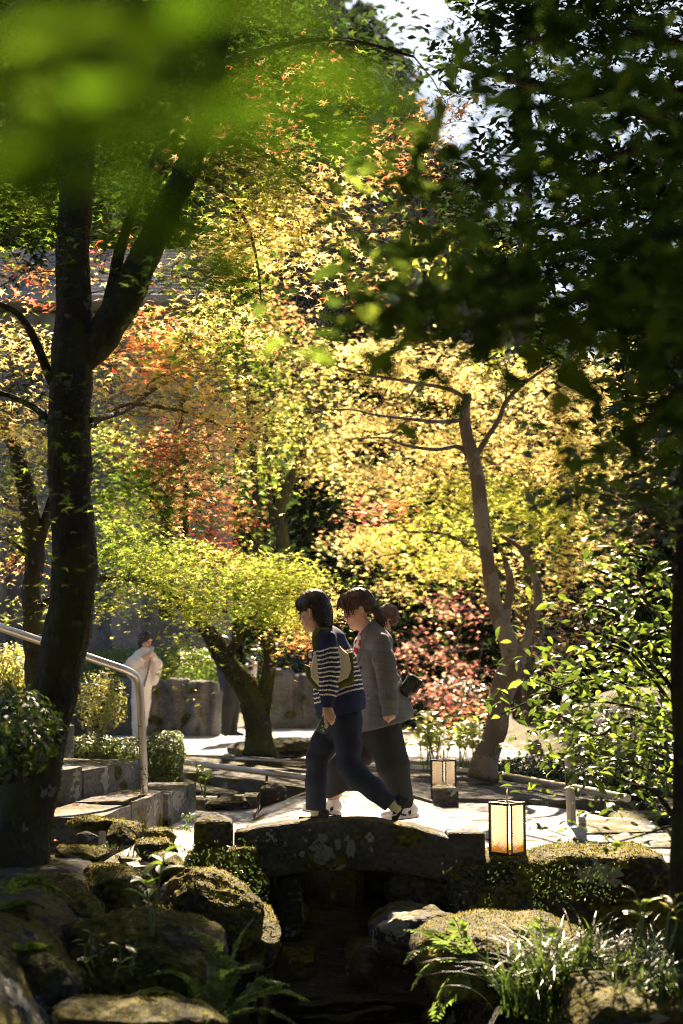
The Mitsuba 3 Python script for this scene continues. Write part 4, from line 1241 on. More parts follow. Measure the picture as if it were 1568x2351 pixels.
hbag = thing('shoulder_bag', 'small black leather shoulder bag behind the woman in the grey blazer', 'bag')
bc = Bf.p(1262, 1040, .02)
Rb = trimesh.transformations.rotation_matrix(math.radians(32), [0, 1, 0])[:3, :3]
v, f = rbox((.095, .19, .16), .026)
part(hbag, 'body', (v @ Rb.T + bc, f), 'm_leather', smooth=40)
v, f = rbox((.034, .195, .115), .016, (.052, 0, .024))
part(hbag, 'flap', (v @ Rb.T + bc, f), 'm_leather', smooth=40)
for dy in (-.04, .04):
    part(hbag, 'strap', tube(spline([[*Bf.p(1205, 930, dy), .004], [*Bf.p(1150, 830, dy), .004], [*Bf.p(1105, 740, dy * .8 - .02), .004], [*Bf.p(1060, 610, -.10), .004], [*Bf.p(1000, 560, -.12), .004]], .03), sides=6), 'm_leather', smooth=True)
part(hbag, 'strap', tube(spline([[*Bf.p(1310, 985, 0), .005], [*Bf.p(1240, 925, 0), .005], [*Bf.p(1190, 930, 0), .005]], .02), sides=6), 'm_leather', smooth=True)

# ---- the passer-by hidden behind them, only the head showing
Cf = Figure(631.3, 1320.0, .24415, 15.4)
wc = thing('person', 'passer-by mostly hidden behind the grey blazer, only short curly brown hair and neck showing', 'person')
hcC, hRC = Cf.p(1050, 402, 0), head_rot(0, .1)
hC, wrapC, _ = head_parts(hcC, hRC, 1.0)
bodyC = union([hC, *Cf.chain([(1045, 470, 0, 42), (1035, 540, 0, 48), (1010, 600, 0, 100)])] + Cf.chain([(1000, 610, 0, 95), (990, 900, 0, 110), (985, 1050, 0, 100)]) + Cf.chain([(985, 1050, -.08, 60), (975, 1350, -.08, 45), (985, 1640, -.08, 34), (950, 1655, -.08, 30)]) + Cf.chain([(985, 1050, .08, 60), (1005, 1350, .08, 45), (1010, 1640, .08, 34), (980, 1655, .08, 30)]) + Cf.chain([(1000, 620, -.17, 42), (985, 850, -.2, 36), (960, 1050, -.2, 28), (955, 1110, -.2, 22)]) + Cf.chain([(1000, 620, .17, 42), (985, 850, .2, 36), (960, 1050, .2, 28), (955, 1110, .2, 22)]), .03)
lo, hi = bounds([Cf.p(850, 280, -.4), Cf.p(1200, 1720, .4)], .05)
part(wc, 'body', nets(bodyC, lo, hi, .011), 'm_skin', smooth=True)
hairC = wrinkled(wrapC(minus(union([ellip((-.02, 0, .045), (.118, .098, .100)), ellip((-.06, 0, -.01), (.07, .085, .085))], .03), ellip((.12, 0, -.05), (.10, .2, .11)), .01)), .020, 34, (1, 1, 1), 3)
part(wc, 'hair', nets(hairC, hcC - .2, hcC + .2, .007), 'm_hairbrown', smooth=True)
ccl = union(Cf.chain([(1020, 585, 0, 85), (1000, 700, 0, 118), (988, 900, 0, 125), (985, 1100, 0, 118)], 1.3) + Cf.chain([(985, 1080, -.08, 75), (978, 1350, -.08, 60), (985, 1610, -.08, 50)]) + Cf.chain([(985, 1080, .08, 75), (1003, 1350, .08, 60), (1008, 1610, .08, 50)]) + Cf.chain([(1000, 620, -.19, 55), (985, 850, -.22, 48), (962, 1040, -.22, 38)]) + Cf.chain([(1000, 620, .19, 55), (985, 850, .22, 48), (962, 1040, .22, 38)]), .04)
part(wc, 'clothes', nets(ccl, lo, hi, .012), 'm_slacks', smooth=True)

# ---- the woman in the kimono
Kf = Figure(229.6, 1406.1, .2562, 20.9)
wk = thing('person', 'woman in a pale cream kimono looking down at her phone before the stone wall', 'person')
hcK, hRK = Kf.p(412, 248, 0), head_rot(0, math.radians(20), facing=(.80, -.60, 0))
hK, wrapK, _ = head_parts(hcK, hRK, 1.0)
fK = []
for k in range(4):
    fK += Kf.chain([(446 - 2 * k, 372 + 7 * k, -.16, 5.5), (458 - 2 * k, 362 + 7 * k, -.18, 5), (464 - 2 * k, 370 + 7 * k, -.16, 4.5)])
bodyK = union([hK, *Kf.chain([(408, 310, 0, 28), (405, 350, 0, 32), (400, 380, 0, 60)])] + Kf.chain([(400, 380, 0, 60), (380, 620, 0, 62), (360, 850, 0, 50), (350, 1090, 0, 34)]) + Kf.chain([(345, 380, -.02, 28), (300, 450, -.09, 24), (410, 395, -.16, 17), (440, 380, -.17, 18)]) + Kf.chain([(460, 385, .02, 28), (505, 455, -.05, 24), (462, 385, -.15, 17), (450, 372, -.16, 18)]) + fK, .02)
lo, hi = bounds([Kf.p(180, 150, -.5), Kf.p(580, 1130, .5)], .08)
part(wk, 'body', nets(bodyK, lo, hi, .009), 'm_skin', smooth=True)
add_face(wk, hcK, hRK, 1.0)
hairK = wrapK(minus(union([ellip((-.014, 0, .046), (.106, .088, .094)), ellip((-.04, 0, -.03), (.075, .088, .115))], .03), union([ellip((.115, 0, -.05), (.085, .062, .10)), ellip((.13, 0, -.12), (.09, .2, .05))], .01), .010))
part(wk, 'hair', nets(wrinkled(hairK, .003, 26, (1.5, 1.5, .3), 3), hcK - .2, hcK + .2, .007), 'm_hair', smooth=True)
kim = union(Kf.chain([(402, 372, 0, 62), (398, 470, 0, 80), (380, 620, 0, 88), (366, 800, 0, 84), (354, 1000, 0, 64), (350, 1095, 0, 56)]) + Kf.chain([(345, 385, -.01, 46), (292, 460, -.07, 56), (270, 520, -.06, 48), (300, 570, -.04, 38)]) + Kf.chain([(292, 455, -.08, 44), (360, 425, -.13, 34)]) + Kf.chain([(462, 390, .02, 42), (508, 465, -.04, 44), (505, 520, -.03, 40), (480, 610, -.02, 44)]) + Kf.chain([(508, 455, -.05, 38), (482, 410, -.11, 30)]) + Kf.chain([(250, 500, .0, 34), (235, 480, .02, 30)]), .035)
v, f = nets(wrinkled(kim, .016, 5, (1.4, 1.4, .4), 4), lo, hi, .011)
part(wk, 'kimono', (v, f), 'm_cloth', smooth=True, color=(.70, .62, .54))
part(wk, 'obi', tube([[*Kf.p(408, 440, 0), Kf.r(84)], [*Kf.p(402, 505, 0), Kf.r(88)]], sides=28), 'm_cloth', smooth=40, color=(.58, .42, .36))
part(wk, 'strap', tube(spline([[*Kf.p(452, 420, -.17), .012], [*Kf.p(428, 540, -.16), .012], [*Kf.p(392, 665, -.15), .012]], .05), sides=7), 'm_cloth', smooth=True, color=(.10, .09, .08))
kp = thing('phone', 'pale phone held up in both hands by the woman in the kimono', 'phone')
v, f, *_ = slab_between(Kf, (452, 366), (470, 300), .036, .012, -.20, -.6)
part(kp, 'case', (v, f), 'm_cloth', smooth=30, color=(.45, .42, .40))

# ---- the person half hidden by the forked maple
Df = Figure(229.6, 1406.1, .2562, 19.6)
wd = thing('person', 'person in dark jacket, trousers and shoes half hidden behind the forked maple trunk', 'person')
hcD, hRD = Df.p(1108, 300, 0), head_rot(0, .2, facing=(1, 0, 0))
hD, wrapD, _ = head_parts(hcD, hRD, 1.0)
bodyD = union([hD, *Df.chain([(1108, 360, 0, 30), (1115, 410, 0, 50)])] + Df.chain([(1115, 415, 0, 60), (1130, 520, 0, 70), (1150, 640, 0, 62)]) + Df.chain([(1145, 640, -.07, 46), (1160, 850, -.07, 32), (1130, 1070, -.07, 22), (1180, 1090, -.07, 20)]) + Df.chain([(1155, 640, .07, 46), (1190, 850, .07, 32), (1190, 1070, .07, 22), (1235, 1090, .07, 20)]) + Df.chain([(1120, 430, -.17, 28), (1210, 570, -.2, 24), (1370, 490, -.2, 18), (1395, 470, -.2, 16)]) + Df.chain([(1120, 430, .17, 28), (1110, 560, .2, 24), (1150, 640, .16, 18), (1160, 680, .16, 15)]), .03)
lo, hi = bounds([Df.p(1040, 200, -.4), Df.p(1420, 1130, .4)], .08)
part(wd, 'body', nets(bodyD, lo, hi, .012), 'm_skin', smooth=True)
part(wd, 'hair', nets(wrapD(minus(ellip((-.018, 0, .045), (.112, .090, .098)), ellip((.12, 0, -.05), (.10, .2, .105)), .01)), hcD - .2, hcD + .2, .009), 'm_hair', smooth=True)
dj = union(Df.chain([(1112, 420, 0, 64), (1130, 520, 0, 82), (1150, 650, 0, 78)], 1.2) + Df.chain([(1122, 432, -.18, 38), (1210, 570, -.21, 34), (1355, 500, -.2, 26)]) + Df.chain([(1122, 432, .18, 38), (1110, 560, .21, 34), (1148, 632, .165, 26)]), .04)
part(wd, 'jacket', nets(wrinkled(dj, .01, 7), lo, hi, .012), 'm_cloth', smooth=True, color=(.02, .025, .045))
dt = union(Df.chain([(1170, 640, -.07, 62), (1150, 850, -.07, 54), (1128, 1060, -.07, 44)]) + Df.chain([(1175, 640, .07, 62), (1200, 850, .07, 52), (1190, 1060, .07, 42)]), .04)
part(wd, 'trousers', nets(wrinkled(dt, .01, 7), lo, hi, .012), 'm_slacks', smooth=True)
for dy, a in ((-.07, 1130), (.07, 1190)):
    shoe(wd, Df, (a - 20, 1092, dy), (a + 45, 1096, dy), (a + 85, 1096, dy), (a + 2, 1050, dy), 24, BLK, BLK, h=.008)
gb = thing('cloth_bag', 'pale cloth bag held out by the person behind the forked maple', 'bag')
bv, bf = nets(union(Df.chain([(1385, 500, -.2, 26), (1350, 570, -.2, 44), (1325, 640, -.2, 40)], .6), .03), *bounds([Df.p(1240, 430, -.4), Df.p(1460, 720, .0)], .05), .011)
part(gb, 'sack', (bv, bf), 'm_cloth', smooth=True, color=(.55, .50, .54))
part(gb, 'strap', tube(spline([[*Df.p(1390, 480, -.2), .012], [*Df.p(1360, 430, -.2), .012], [*Df.p(1310, 405, -.18), .012]], .05), sides=6), 'm_cloth', smooth=True, color=(.50, .46, .50))

# ------------------------------------------------------------------ trees and plants
GOLD = [(.92, .76, .33), (.88, .78, .36), (.94, .72, .32), (.80, .75, .24), (.92, .60, .32)]
LIME = [(.60, .66, .12), (.46, .55, .08), (.76, .74, .20), (.30, .42, .05)]
GREEN = [(.16, .27, .03), (.22, .34, .035), (.10, .19, .025), (.32, .42, .05)]
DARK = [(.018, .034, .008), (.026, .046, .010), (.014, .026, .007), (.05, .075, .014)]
ORANGE = [(.88, .50, .22), (.84, .36, .15), (.90, .62, .26), (.74, .22, .11)]
RED = [(.68, .12, .07), (.76, .20, .12), (.58, .08, .06), (.80, .30, .18)]
PINK = [(.80, .40, .30), (.84, .50, .32), (.74, .26, .22), (.84, .58, .34), (.66, .16, .16)]
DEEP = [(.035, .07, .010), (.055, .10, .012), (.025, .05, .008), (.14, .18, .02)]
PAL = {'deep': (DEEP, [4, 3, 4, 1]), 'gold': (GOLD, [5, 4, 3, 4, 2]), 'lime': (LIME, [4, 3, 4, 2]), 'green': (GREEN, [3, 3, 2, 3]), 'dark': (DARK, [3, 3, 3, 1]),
       'orange': (ORANGE, [3, 2, 4, 1]), 'red': (RED, [3, 3, 2, 2]), 'pink': (PINK, [4, 4, 3, 3, 2]),
       'autumn': (GOLD + ORANGE[:3] + LIME, [5, 5, 3, 4, 2, .5, .3, 1.0, 2, 1, 3, 1]),
       'mixed': (LIME + GREEN + GOLD[:3], [3, 3, 3, 2, 2, 2, 1, 2, 1, 1, 1]),
       'rust': (GREEN[:2] + ORANGE + RED[:2] + GOLD[:2], [2, 2, 3, 3, 2, 2, 2, 1, 1, 1])}


def limb_path(rows, d0):
    """Rows (u, v, width[, depth]) in picture columns -> (x, y, z, radius)."""
    out = []
    for row in rows:
        d = row[3] if len(row) > 3 else d0
        p = W(row[0], row[1], d)
        out.append([*p, row[2] / 2 * M(d)])
    return np.array(out)


def moss_tufts(wood, v, f, seed, d0):
    """Short moss in ragged patches along the bark."""
    r = np.random.default_rng(seed + 60)
    tm = trimesh.Trimesh(v, f, process=False)
    p, fi = trimesh.sample.sample_surface(tm, int(min(14000, 4200 * tm.area)), seed=seed)
    n = np.array(tm.face_normals)[fi]
    keep = meshkit.fbm(p * [4, 4, 1.6] + seed, 3, seed) + .10 * r.standard_normal(len(p)) > .50
    p, n = p[keep], n[keep]
    up = unit(n + .5 * r.standard_normal(n.shape))
    S = r.uniform(.004, .009, len(p)) * d0 / 9
    (lv, lf), lc = leaves(p + up * S[:, None] * .5, np.cross(up, r.standard_normal(up.shape)), up, S, 'far', pick_colors(len(p), [(.09, .10, .014), (.05, .065, .01), (.15, .13, .02)], [3, 3, 1], .2, r))
    part(wood, 'moss', (lv, lf), 'm_leaf', color=lc, stuff=True)


def tree(name, label, cat_, d0, limbs, pads, bark='m_bark', leaf='maple', size=.036, tilt=.45, leaf_mat='m_leaf', clump=.16, per=20, twigs=1.0, seed=0, group=None, spread=1.0, twig_mat='m_twig', mossy=False, flat=.35):
    """A tree: tapered trunk, each limb, fine twigs and a crown of single leaves that hang in sprays along the twigs."""
    r = np.random.default_rng(seed + 100)
    t = thing(name, label, cat_, group)
    paths = []
    for k, rows in enumerate(limbs):
        p = limb_path(rows, d0)
        q = spline(p, max(.04, p[:, 3].mean() * .7))
        paths.append(q)
        big = p[:, 3].max() > .03
        tv, tf = tube(q, sides=22 if big else 9, rough=.22 if big else .06, seed=seed + k)
        wood = part(t, 'trunk' if k == 0 else 'branch', (tv, tf), bark, smooth=True)
        if mossy and big and k < 3:
            moss_tufts(wood, tv, tf, seed + k, d0)
    allp = np.vstack(paths)
    Cs, Ns, As, Ss, cols, tw, want = [], [], [], [], [], [], []
    for pad in pads:
        u, v, d, ru, rv, rd, n, pal = pad[:8]
        c = W(u, v, d)
        s = M(d)
        pts, cen = pad_points(c, (ru * s * .9, rd, rv * s * .9), n, r, clump, per, flat)
        Cs.append(pts)
        m = len(pts)
        az = r.random(m) * 6.283
        Ns.append(np.stack([tilt * r.standard_normal(m), tilt * r.standard_normal(m) - .1, np.ones(m)], 1))
        As.append(np.stack([np.cos(az), np.sin(az), -.35 + .25 * r.standard_normal(m)], 1))
        Ss.append(size * r.uniform(.5, 1.3, m))
        P, w = PAL[pal]
        cc = pick_colors(m, P, w, .13, r)
        cols.append(cc)
        if twigs:
            want.append(cen[r.random(len(cen)) < twigs])
    if want:
        # twigs grow outwards: each spray hangs on the nearest wood that stands already
        want = np.vstack(want)
        near = np.array([np.linalg.norm(allp[:, :3] - c, axis=1).min() for c in want])
        nodes = [q for q in allp]
        pos = allp[:, :3].copy()
        for ck, dn in sorted(zip(want, near), key=lambda x: x[1]):
            dist = np.linalg.norm(pos - ck, axis=1) + np.maximum(0, pos[:, 2] - ck[2]) * .3
            a = nodes[int(np.argmin(dist))]
            L = np.linalg.norm(a[:3] - ck)
            if L > 1.3:
                a = np.array([*(ck + r.standard_normal(3) * [.3, .25, .12] + [0, 0, .05]), .006])
                L = np.linalg.norm(a[:3] - ck)
            mid = (a[:3] + ck) / 2 + r.standard_normal(3) * .12 * L + [0, 0, .10 * L]
            r0 = max(.003, min(a[3] * .65, .004 + .006 * L))
            q = spline([[*a[:3], r0], [*mid, r0 * .75], [*ck, max(.0022, r0 * .5)]], .12)
            tw.append(tube(q, sides=4, caps=False))
            nodes += [x for x in q[1:]]
            pos = np.vstack([pos, q[1:, :3]])
            for _ in range(2):
                e = ck + r.standard_normal(3) * [clump, clump, clump * .3]
                tw.append(tube([[*ck, .0022], [*e, .001]], sides=3, caps=False))
    if tw:
        part(t, 'twigs', cat(tw), twig_mat, stuff=True)
    if Cs:
        (v, f), c = leaves(np.vstack(Cs), np.vstack(Ns), np.vstack(As), np.concatenate(Ss), leaf, np.vstack(cols))
        part(t, 'crown', (v, f), leaf_mat, color=c, stuff=True)
    return t


# the big maple on the left bank
tree('maple_tree', 'big dark mossy maple trunk forking beside the stone steps, yellow leaves on its upper branches', 'tree', 8.0, [
    [(-30, 2040, 330), (10, 1965, 240), (45, 1890, 165), (74, 1790, 122), (98, 1700, 106), (124, 1595, 102), (146, 1490, 104), (162, 1400, 106), (170, 1300, 102), (166, 1180, 100), (162, 1080, 98), (160, 980, 96), (162, 890, 96), (166, 800, 96), (168, 700, 80), (170, 580, 78), (174, 460, 78), (180, 340, 74), (182, 180, 70), (190, 0, 62), (200, -250, 50), (220, -600, 30)],
    [(180, 840, 60), (235, 775, 82), (285, 690, 80), (330, 590, 72), (385, 480, 64), (440, 365, 56), (474, 250, 52), (498, 120, 47), (520, 0, 42), (545, -200, 34), (560, -500, 20)],
    [(232, 780, 34), (255, 680, 32), (272, 590, 28), (292, 520, 22), (330, 420, 16), (372, 330, 12, 8.2), (436, 318, 8, 8.3)],
    [(205, 965, 16, 8.0), (250, 955, 14, 8.4), (300, 935, 12, 8.9), (345, 900, 8, 9.4), (430, 850, 5, 9.8)],
    [(200, 985, 12, 8.1), (290, 930, 10, 9), (420, 945, 8, 9.8), (500, 975, 6, 10.2), (560, 1010, 4, 10.3)],
    [(120, 880, 24), (100, 830, 22, 7.9), (75, 770, 20, 7.8), (40, 720, 16, 7.6), (-20, 690, 12, 7.4)],
    [(112, 960, 20), (70, 930, 16, 8.1), (10, 905, 12, 8.2), (-60, 890, 8)],
    [(455, 330, 22), (560, 330, 14, 8.3), (640, 380, 11, 8.5), (720, 450, 8, 8.6), (800, 560, 5, 8.8), (870, 600, 3, 8.8)],
    [(470, 270, 18), (600, 250, 12, 8.4), (720, 280, 9, 8.6), (850, 330, 6, 8.8), (900, 380, 4, 8.8)],
    [(430, 385, 18), (500, 430, 12, 8.4), (560, 500, 9, 8.6), (590, 600, 6, 8.7), (600, 700, 4, 8.8)],
    [(490, 150, 20), (620, 110, 14, 8.6), (780, 90, 10, 9), (950, 130, 6, 9.4)],
    [(185, 100, 30), (330, 20, 24, 7.6), (480, -40, 16, 7.2)],
], [
    (560, 290, 8.6, 110, 70, .45, 560, 'rust'), (560, 400, 8.5, 110, 110, .5, 1040, 'mixed'), (680, 430, 8.6, 130, 100, .5, 680, 'autumn'), (800, 430, 8.8, 90, 70, .5, 208, 'autumn'),
    (645, 545, 8.8, 140, 60, .5, 760, 'gold'), (850, 540, 8.8, 50, 70, .4, 208, 'gold'), (540, 570, 8.8, 90, 60, .5, 560, 'autumn'), (790, 640, 8.8, 26, 30, .15, 56, 'orange'),
    (480, 700, 9.3, 150, 70, .5, 640, 'autumn'), (420, 800, 9.7, 190, 110, .6, 1920, 'autumn'), (500, 930, 10.0, 110, 90, .5, 1120, 'gold'), (290, 900, 9.6, 80, 90, .5, 640, 'autumn'), (560, 990, 10.2, 60, 35, .3, 304, 'gold'),
    (350, 1040, 10.0, 50, 34, .3, 260, 'red'), (430, 1020, 10.0, 80, 50, .4, 360, 'orange'), (330, 780, 9.0, 100, 100, .5, 720, 'rust'), (480, 1060, 10.3, 90, 50, .4, 400, 'gold'),
    (50, 780, 8.6, 75, 60, .4, 440, 'autumn'), (40, 960, 8.8, 75, 80, .4, 520, 'autumn'), (40, 640, 8.4, 70, 60, .4, 240, 'rust'), (260, 600, 9.0, 60, 90, .4, 240, 'rust'),
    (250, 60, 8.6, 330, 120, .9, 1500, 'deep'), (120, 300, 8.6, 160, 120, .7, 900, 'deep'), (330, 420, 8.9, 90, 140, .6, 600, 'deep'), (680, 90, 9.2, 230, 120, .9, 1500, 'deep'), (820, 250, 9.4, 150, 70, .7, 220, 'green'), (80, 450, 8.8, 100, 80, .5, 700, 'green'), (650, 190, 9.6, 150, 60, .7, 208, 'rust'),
    (900, 350, 9.4, 70, 60, .5, 400, 'orange'), (1010, 260, 9.6, 60, 40, .4, 240, 'orange'),
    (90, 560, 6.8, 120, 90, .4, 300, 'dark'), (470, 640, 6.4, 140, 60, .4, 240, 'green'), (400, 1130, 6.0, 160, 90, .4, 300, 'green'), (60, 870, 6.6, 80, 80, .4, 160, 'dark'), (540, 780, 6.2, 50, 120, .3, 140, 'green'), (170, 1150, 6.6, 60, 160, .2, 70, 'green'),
], size=.044, clump=.20, per=22, tilt=.42, flat=.16, seed=1, mossy=True)

# tall dark evergreen behind it, its crown high over the left bank
tree('evergreen_oak_tree', 'tall dark evergreen behind the forking maple, filling the upper left', 'tree', 14.5, [
    [(-260, 1700, 120), (-230, 1200, 100), (-180, 700, 80), (-100, 300, 60), (0, -100, 40)], [(-190, 760, 40), (0, 560, 24, 13.5), (130, 450, 12, 12.6)], [(-120, 360, 40), (100, 200, 26, 14), (330, 120, 14, 13.6), (520, 110, 8, 14)], [(-60, 100, 36), (150, -40, 26, 15.5), (400, -60, 14, 16.4)],
], [
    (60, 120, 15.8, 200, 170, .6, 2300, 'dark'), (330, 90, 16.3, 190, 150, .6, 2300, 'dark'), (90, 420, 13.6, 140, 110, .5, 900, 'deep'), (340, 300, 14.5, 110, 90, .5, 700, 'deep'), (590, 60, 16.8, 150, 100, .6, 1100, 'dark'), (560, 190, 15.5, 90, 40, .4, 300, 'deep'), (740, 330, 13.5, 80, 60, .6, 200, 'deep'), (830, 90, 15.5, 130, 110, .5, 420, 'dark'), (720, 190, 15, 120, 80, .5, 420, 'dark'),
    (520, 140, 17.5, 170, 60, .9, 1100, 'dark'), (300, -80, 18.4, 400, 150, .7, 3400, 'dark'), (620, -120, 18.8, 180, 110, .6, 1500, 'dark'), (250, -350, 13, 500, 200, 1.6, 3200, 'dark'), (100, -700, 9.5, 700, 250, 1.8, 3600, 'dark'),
], leaf='small', size=.085, leaf_mat='m_leaf', clump=.30, per=26, tilt=.7, twigs=.3, seed=14)

# second maple, behind the trunk on the left
tree('maple_tree', 'slender dark maple between the big trunk and the left edge, with green and yellow leaves', 'tree', 10.8, [
    [(88, 1660, 60), (84, 1560, 54), (78, 1450, 48), (72, 1370, 44), (80, 1280, 46), (66, 1170, 44), (50, 1080, 36), (20, 1000, 28), (-30, 940, 20)],
    [(80, 1270, 30), (104, 1200, 24), (125, 1120, 16), (150, 1040, 10)], [(84, 1400, 18), (120, 1375, 14), (150, 1390, 8)], [(60, 1270, 12), (20, 1240, 9), (-20, 1235, 6)],
], [(30, 1080, 10.8, 80, 50, .5, 520, 'mixed'), (60, 1230, 10.9, 60, 40, .4, 260, 'lime'), (20, 1150, 10.7, 50, 40, .4, 260, 'gold'), (110, 1020, 11, 70, 50, .5, 400, 'autumn'), (90, 1385, 11, 60, 30, .35, 160, 'lime'), (30, 1290, 11.0, 40, 25, .4, 160, 'orange')], size=.038, seed=2)

# the low forked maple behind the women
tree('maple_tree', 'low mossy forked maple with bright green leaves behind the woman in the striped sweater', 'tree', 14.6, [
    [(592, 1735, 80), (594, 1700, 62), (590, 1650, 60), (584, 1612, 62), (564, 1574, 54), (540, 1545, 48), (514, 1508, 44), (490, 1468, 40), (470, 1440, 34), (430, 1400, 26, 14.0), (380, 1358, 19, 13.4), (320, 1334, 15, 12.9), (260, 1326, 12, 12.6), (215, 1330, 9, 12.4)],
    [(598, 1650, 40), (608, 1590, 34), (616, 1545, 32), (621, 1500, 31), (606, 1450, 34), (600, 1400, 28), (590, 1350, 20, 14.4), (640, 1310, 12, 14.0), (700, 1325, 7, 13.6)],
    [(618, 1500, 22), (640, 1490, 14), (670, 1480, 8)], [(520, 1512, 26), (560, 1440, 16, 14.2), (600, 1390, 10, 13.9)], [(380, 1358, 12, 13.4), (450, 1385, 9, 13.2), (520, 1405, 6, 13.0)],
], [
    (330, 1260, 12.8, 110, 50, .6, 1500, 'mixed'), (440, 1290, 13.2, 110, 60, .6, 1900, 'mixed'), (600, 1290, 13.8, 110, 36, .6, 1400, 'lime'), (690, 1315, 13.6, 95, 30, .5, 1100, 'lime'), (730, 1370, 13.8, 60, 40, .4, 700, 'gold'),
    (330, 1335, 12.7, 110, 36, .5, 1000, 'mixed'), (465, 1390, 13.0, 75, 40, .5, 1000, 'lime'), (560, 1345, 13.4, 130, 40, .6, 1500, 'mixed'), (660, 1390, 13.8, 80, 44, .5, 1000, 'lime'), (430, 1500, 12.6, 36, 55, .2, 340, 'lime'),
    (260, 1240, 12.5, 60, 70, .5, 700, 'green'), (590, 1395, 14.0, 90, 26, .4, 400, 'green'), (685, 1465, 14.2, 32, 34, .25, 260, 'orange'), (245, 1385, 12.4, 30, 24, .3, 200, 'lime'), (700, 1430, 14.0, 50, 40, .4, 500, 'autumn'), (540, 1280, 14.6, 50, 30, .4, 300, 'rust'),
], size=.038, clump=.17, per=26, tilt=.4, flat=.14, seed=3, mossy=True)

# the pale-barked tree on the right
tree('crape_myrtle_tree', 'pale smooth-barked leaning tree with bare grey branches right of the women', 'tree', 14.2, [
    [(1106, 1790, 72), (1116, 1740, 60), (1138, 1680, 52), (1148, 1610, 50), (1164, 1560, 58), (1178, 1515, 50), (1160, 1455, 40), (1140, 1400, 35), (1126, 1330, 34), (1116, 1260, 32), (1106, 1190, 35), (1098, 1110, 33), (1086, 1050, 32), (1072, 1000, 30), (1066, 955, 26), (1074, 905, 20)],
    [(1186, 1530, 34), (1204, 1480, 24), (1226, 1420, 21), (1236, 1370, 20), (1222, 1310, 16), (1196, 1260, 13), (1150, 1230, 8)],
    [(1168, 1520, 26), (1160, 1460, 20), (1164, 1400, 20), (1172, 1340, 18), (1160, 1290, 14)],
    [(1092, 1048, 14), (1118, 1005, 13), (1146, 962, 12), (1160, 925, 11), (1190, 890, 10), (1222, 866, 8), (1264, 838, 6)],
    [(1066, 962, 13), (1010, 968, 10, 14), (940, 962, 8, 13.8), (860, 952, 6, 13.6), (800, 940, 4, 13.5), (700, 944, 3, 13.4)],
    [(1072, 915, 12), (1030, 893, 10), (960, 880, 8, 14), (880, 866, 7, 13.8), (800, 852, 5, 13.6), (730, 820, 3, 13.4), (640, 800, 2, 13.3)],
    [(1080, 1060, 12), (1054, 1026, 11), (1000, 1032, 9, 14), (930, 1022, 7, 13.8), (880, 1005, 5, 13.7), (790, 1010, 3, 13.6)],
    [(940, 962, 5, 13.8), (900, 990, 4), (850, 1000, 2)], [(960, 880, 5, 14), (930, 920, 4), (880, 935, 2.5)], [(1160, 925, 6), (1165, 860, 4), (1150, 800, 2)],
], [(1120, 1180, 14.4, 40, 60, .4, 60, 'gold')], bark='m_pale', seed=4, twig_mat='m_twigpale')

# golden maples beyond, and the others in the grove
tree('maple_tree', 'wide golden yellow maple filling the clearing behind the pale-barked tree', 'tree', 18.5, [
    [(1215, 1660, 34), (1212, 1560, 30), (1205, 1450, 28), (1210, 1330, 24), (1220, 1200, 20), (1215, 1080, 16), (1225, 960, 12)],
    [(1205, 1400, 18), (1130, 1300, 12), (1030, 1230, 9), (930, 1220, 6)], [(1215, 1250, 16), (1300, 1160, 12), (1390, 1100, 8)], [(1215, 1150, 12), (1120, 1060, 9), (1010, 1010, 6)], [(1160, 1290, 10), (1120, 1180, 8), (1080, 1080, 6)],
], [
    (880, 800, 19, 150, 36, .9, 983, 'autumn'), (960, 840, 18.6, 180, 70, 1.0, 1361, 'gold'), (1130, 870, 18.6, 170, 80, 1.0, 1512, 'gold'), (1300, 900, 18.8, 170, 90, 1.0, 1664, 'gold'), (1420, 860, 19, 110, 90, .9, 983, 'gold'),
    (850, 960, 18.4, 160, 60, .9, 1134, 'gold'), (1000, 1000, 18.2, 160, 70, .9, 1285, 'gold'), (1180, 1010, 18.2, 160, 80, 1.0, 1437, 'gold'), (1330, 1040, 18.4, 140, 80, .9, 1210, 'autumn'),
    (900, 1090, 18.0, 150, 55, .9, 1134, 'gold'), (1060, 1130, 17.8, 160, 70, .9, 1361, 'lime'), (1220, 1160, 18, 150, 80, .9, 1285, 'lime'), (1360, 1200, 18.4, 120, 80, .8, 756, 'autumn'),
    (830, 1240, 18.9, 100, 38, .7, 756, 'gold'), (960, 1220, 18.9, 150, 50, .8, 1134, 'lime'), (1080, 1270, 18.9, 120, 45, .8, 756, 'gold'), (920, 1330, 18.9, 40, 45, .4, 286, 'gold'), (1010, 1290, 18.9, 80, 40, .6, 529, 'lime'), (1300, 1270, 18.2, 110, 50, .7, 529, 'gold'), (860, 1170, 18.4, 80, 40, .6, 378, 'pink'),
    (1480, 980, 19, 90, 110, .9, 680, 'gold'), (1250, 1360, 18.2, 40, 60, .5, 189, 'gold'),
], leaf='star', size=.056, clump=.34, per=40, tilt=.40, flat=.11, seed=5)
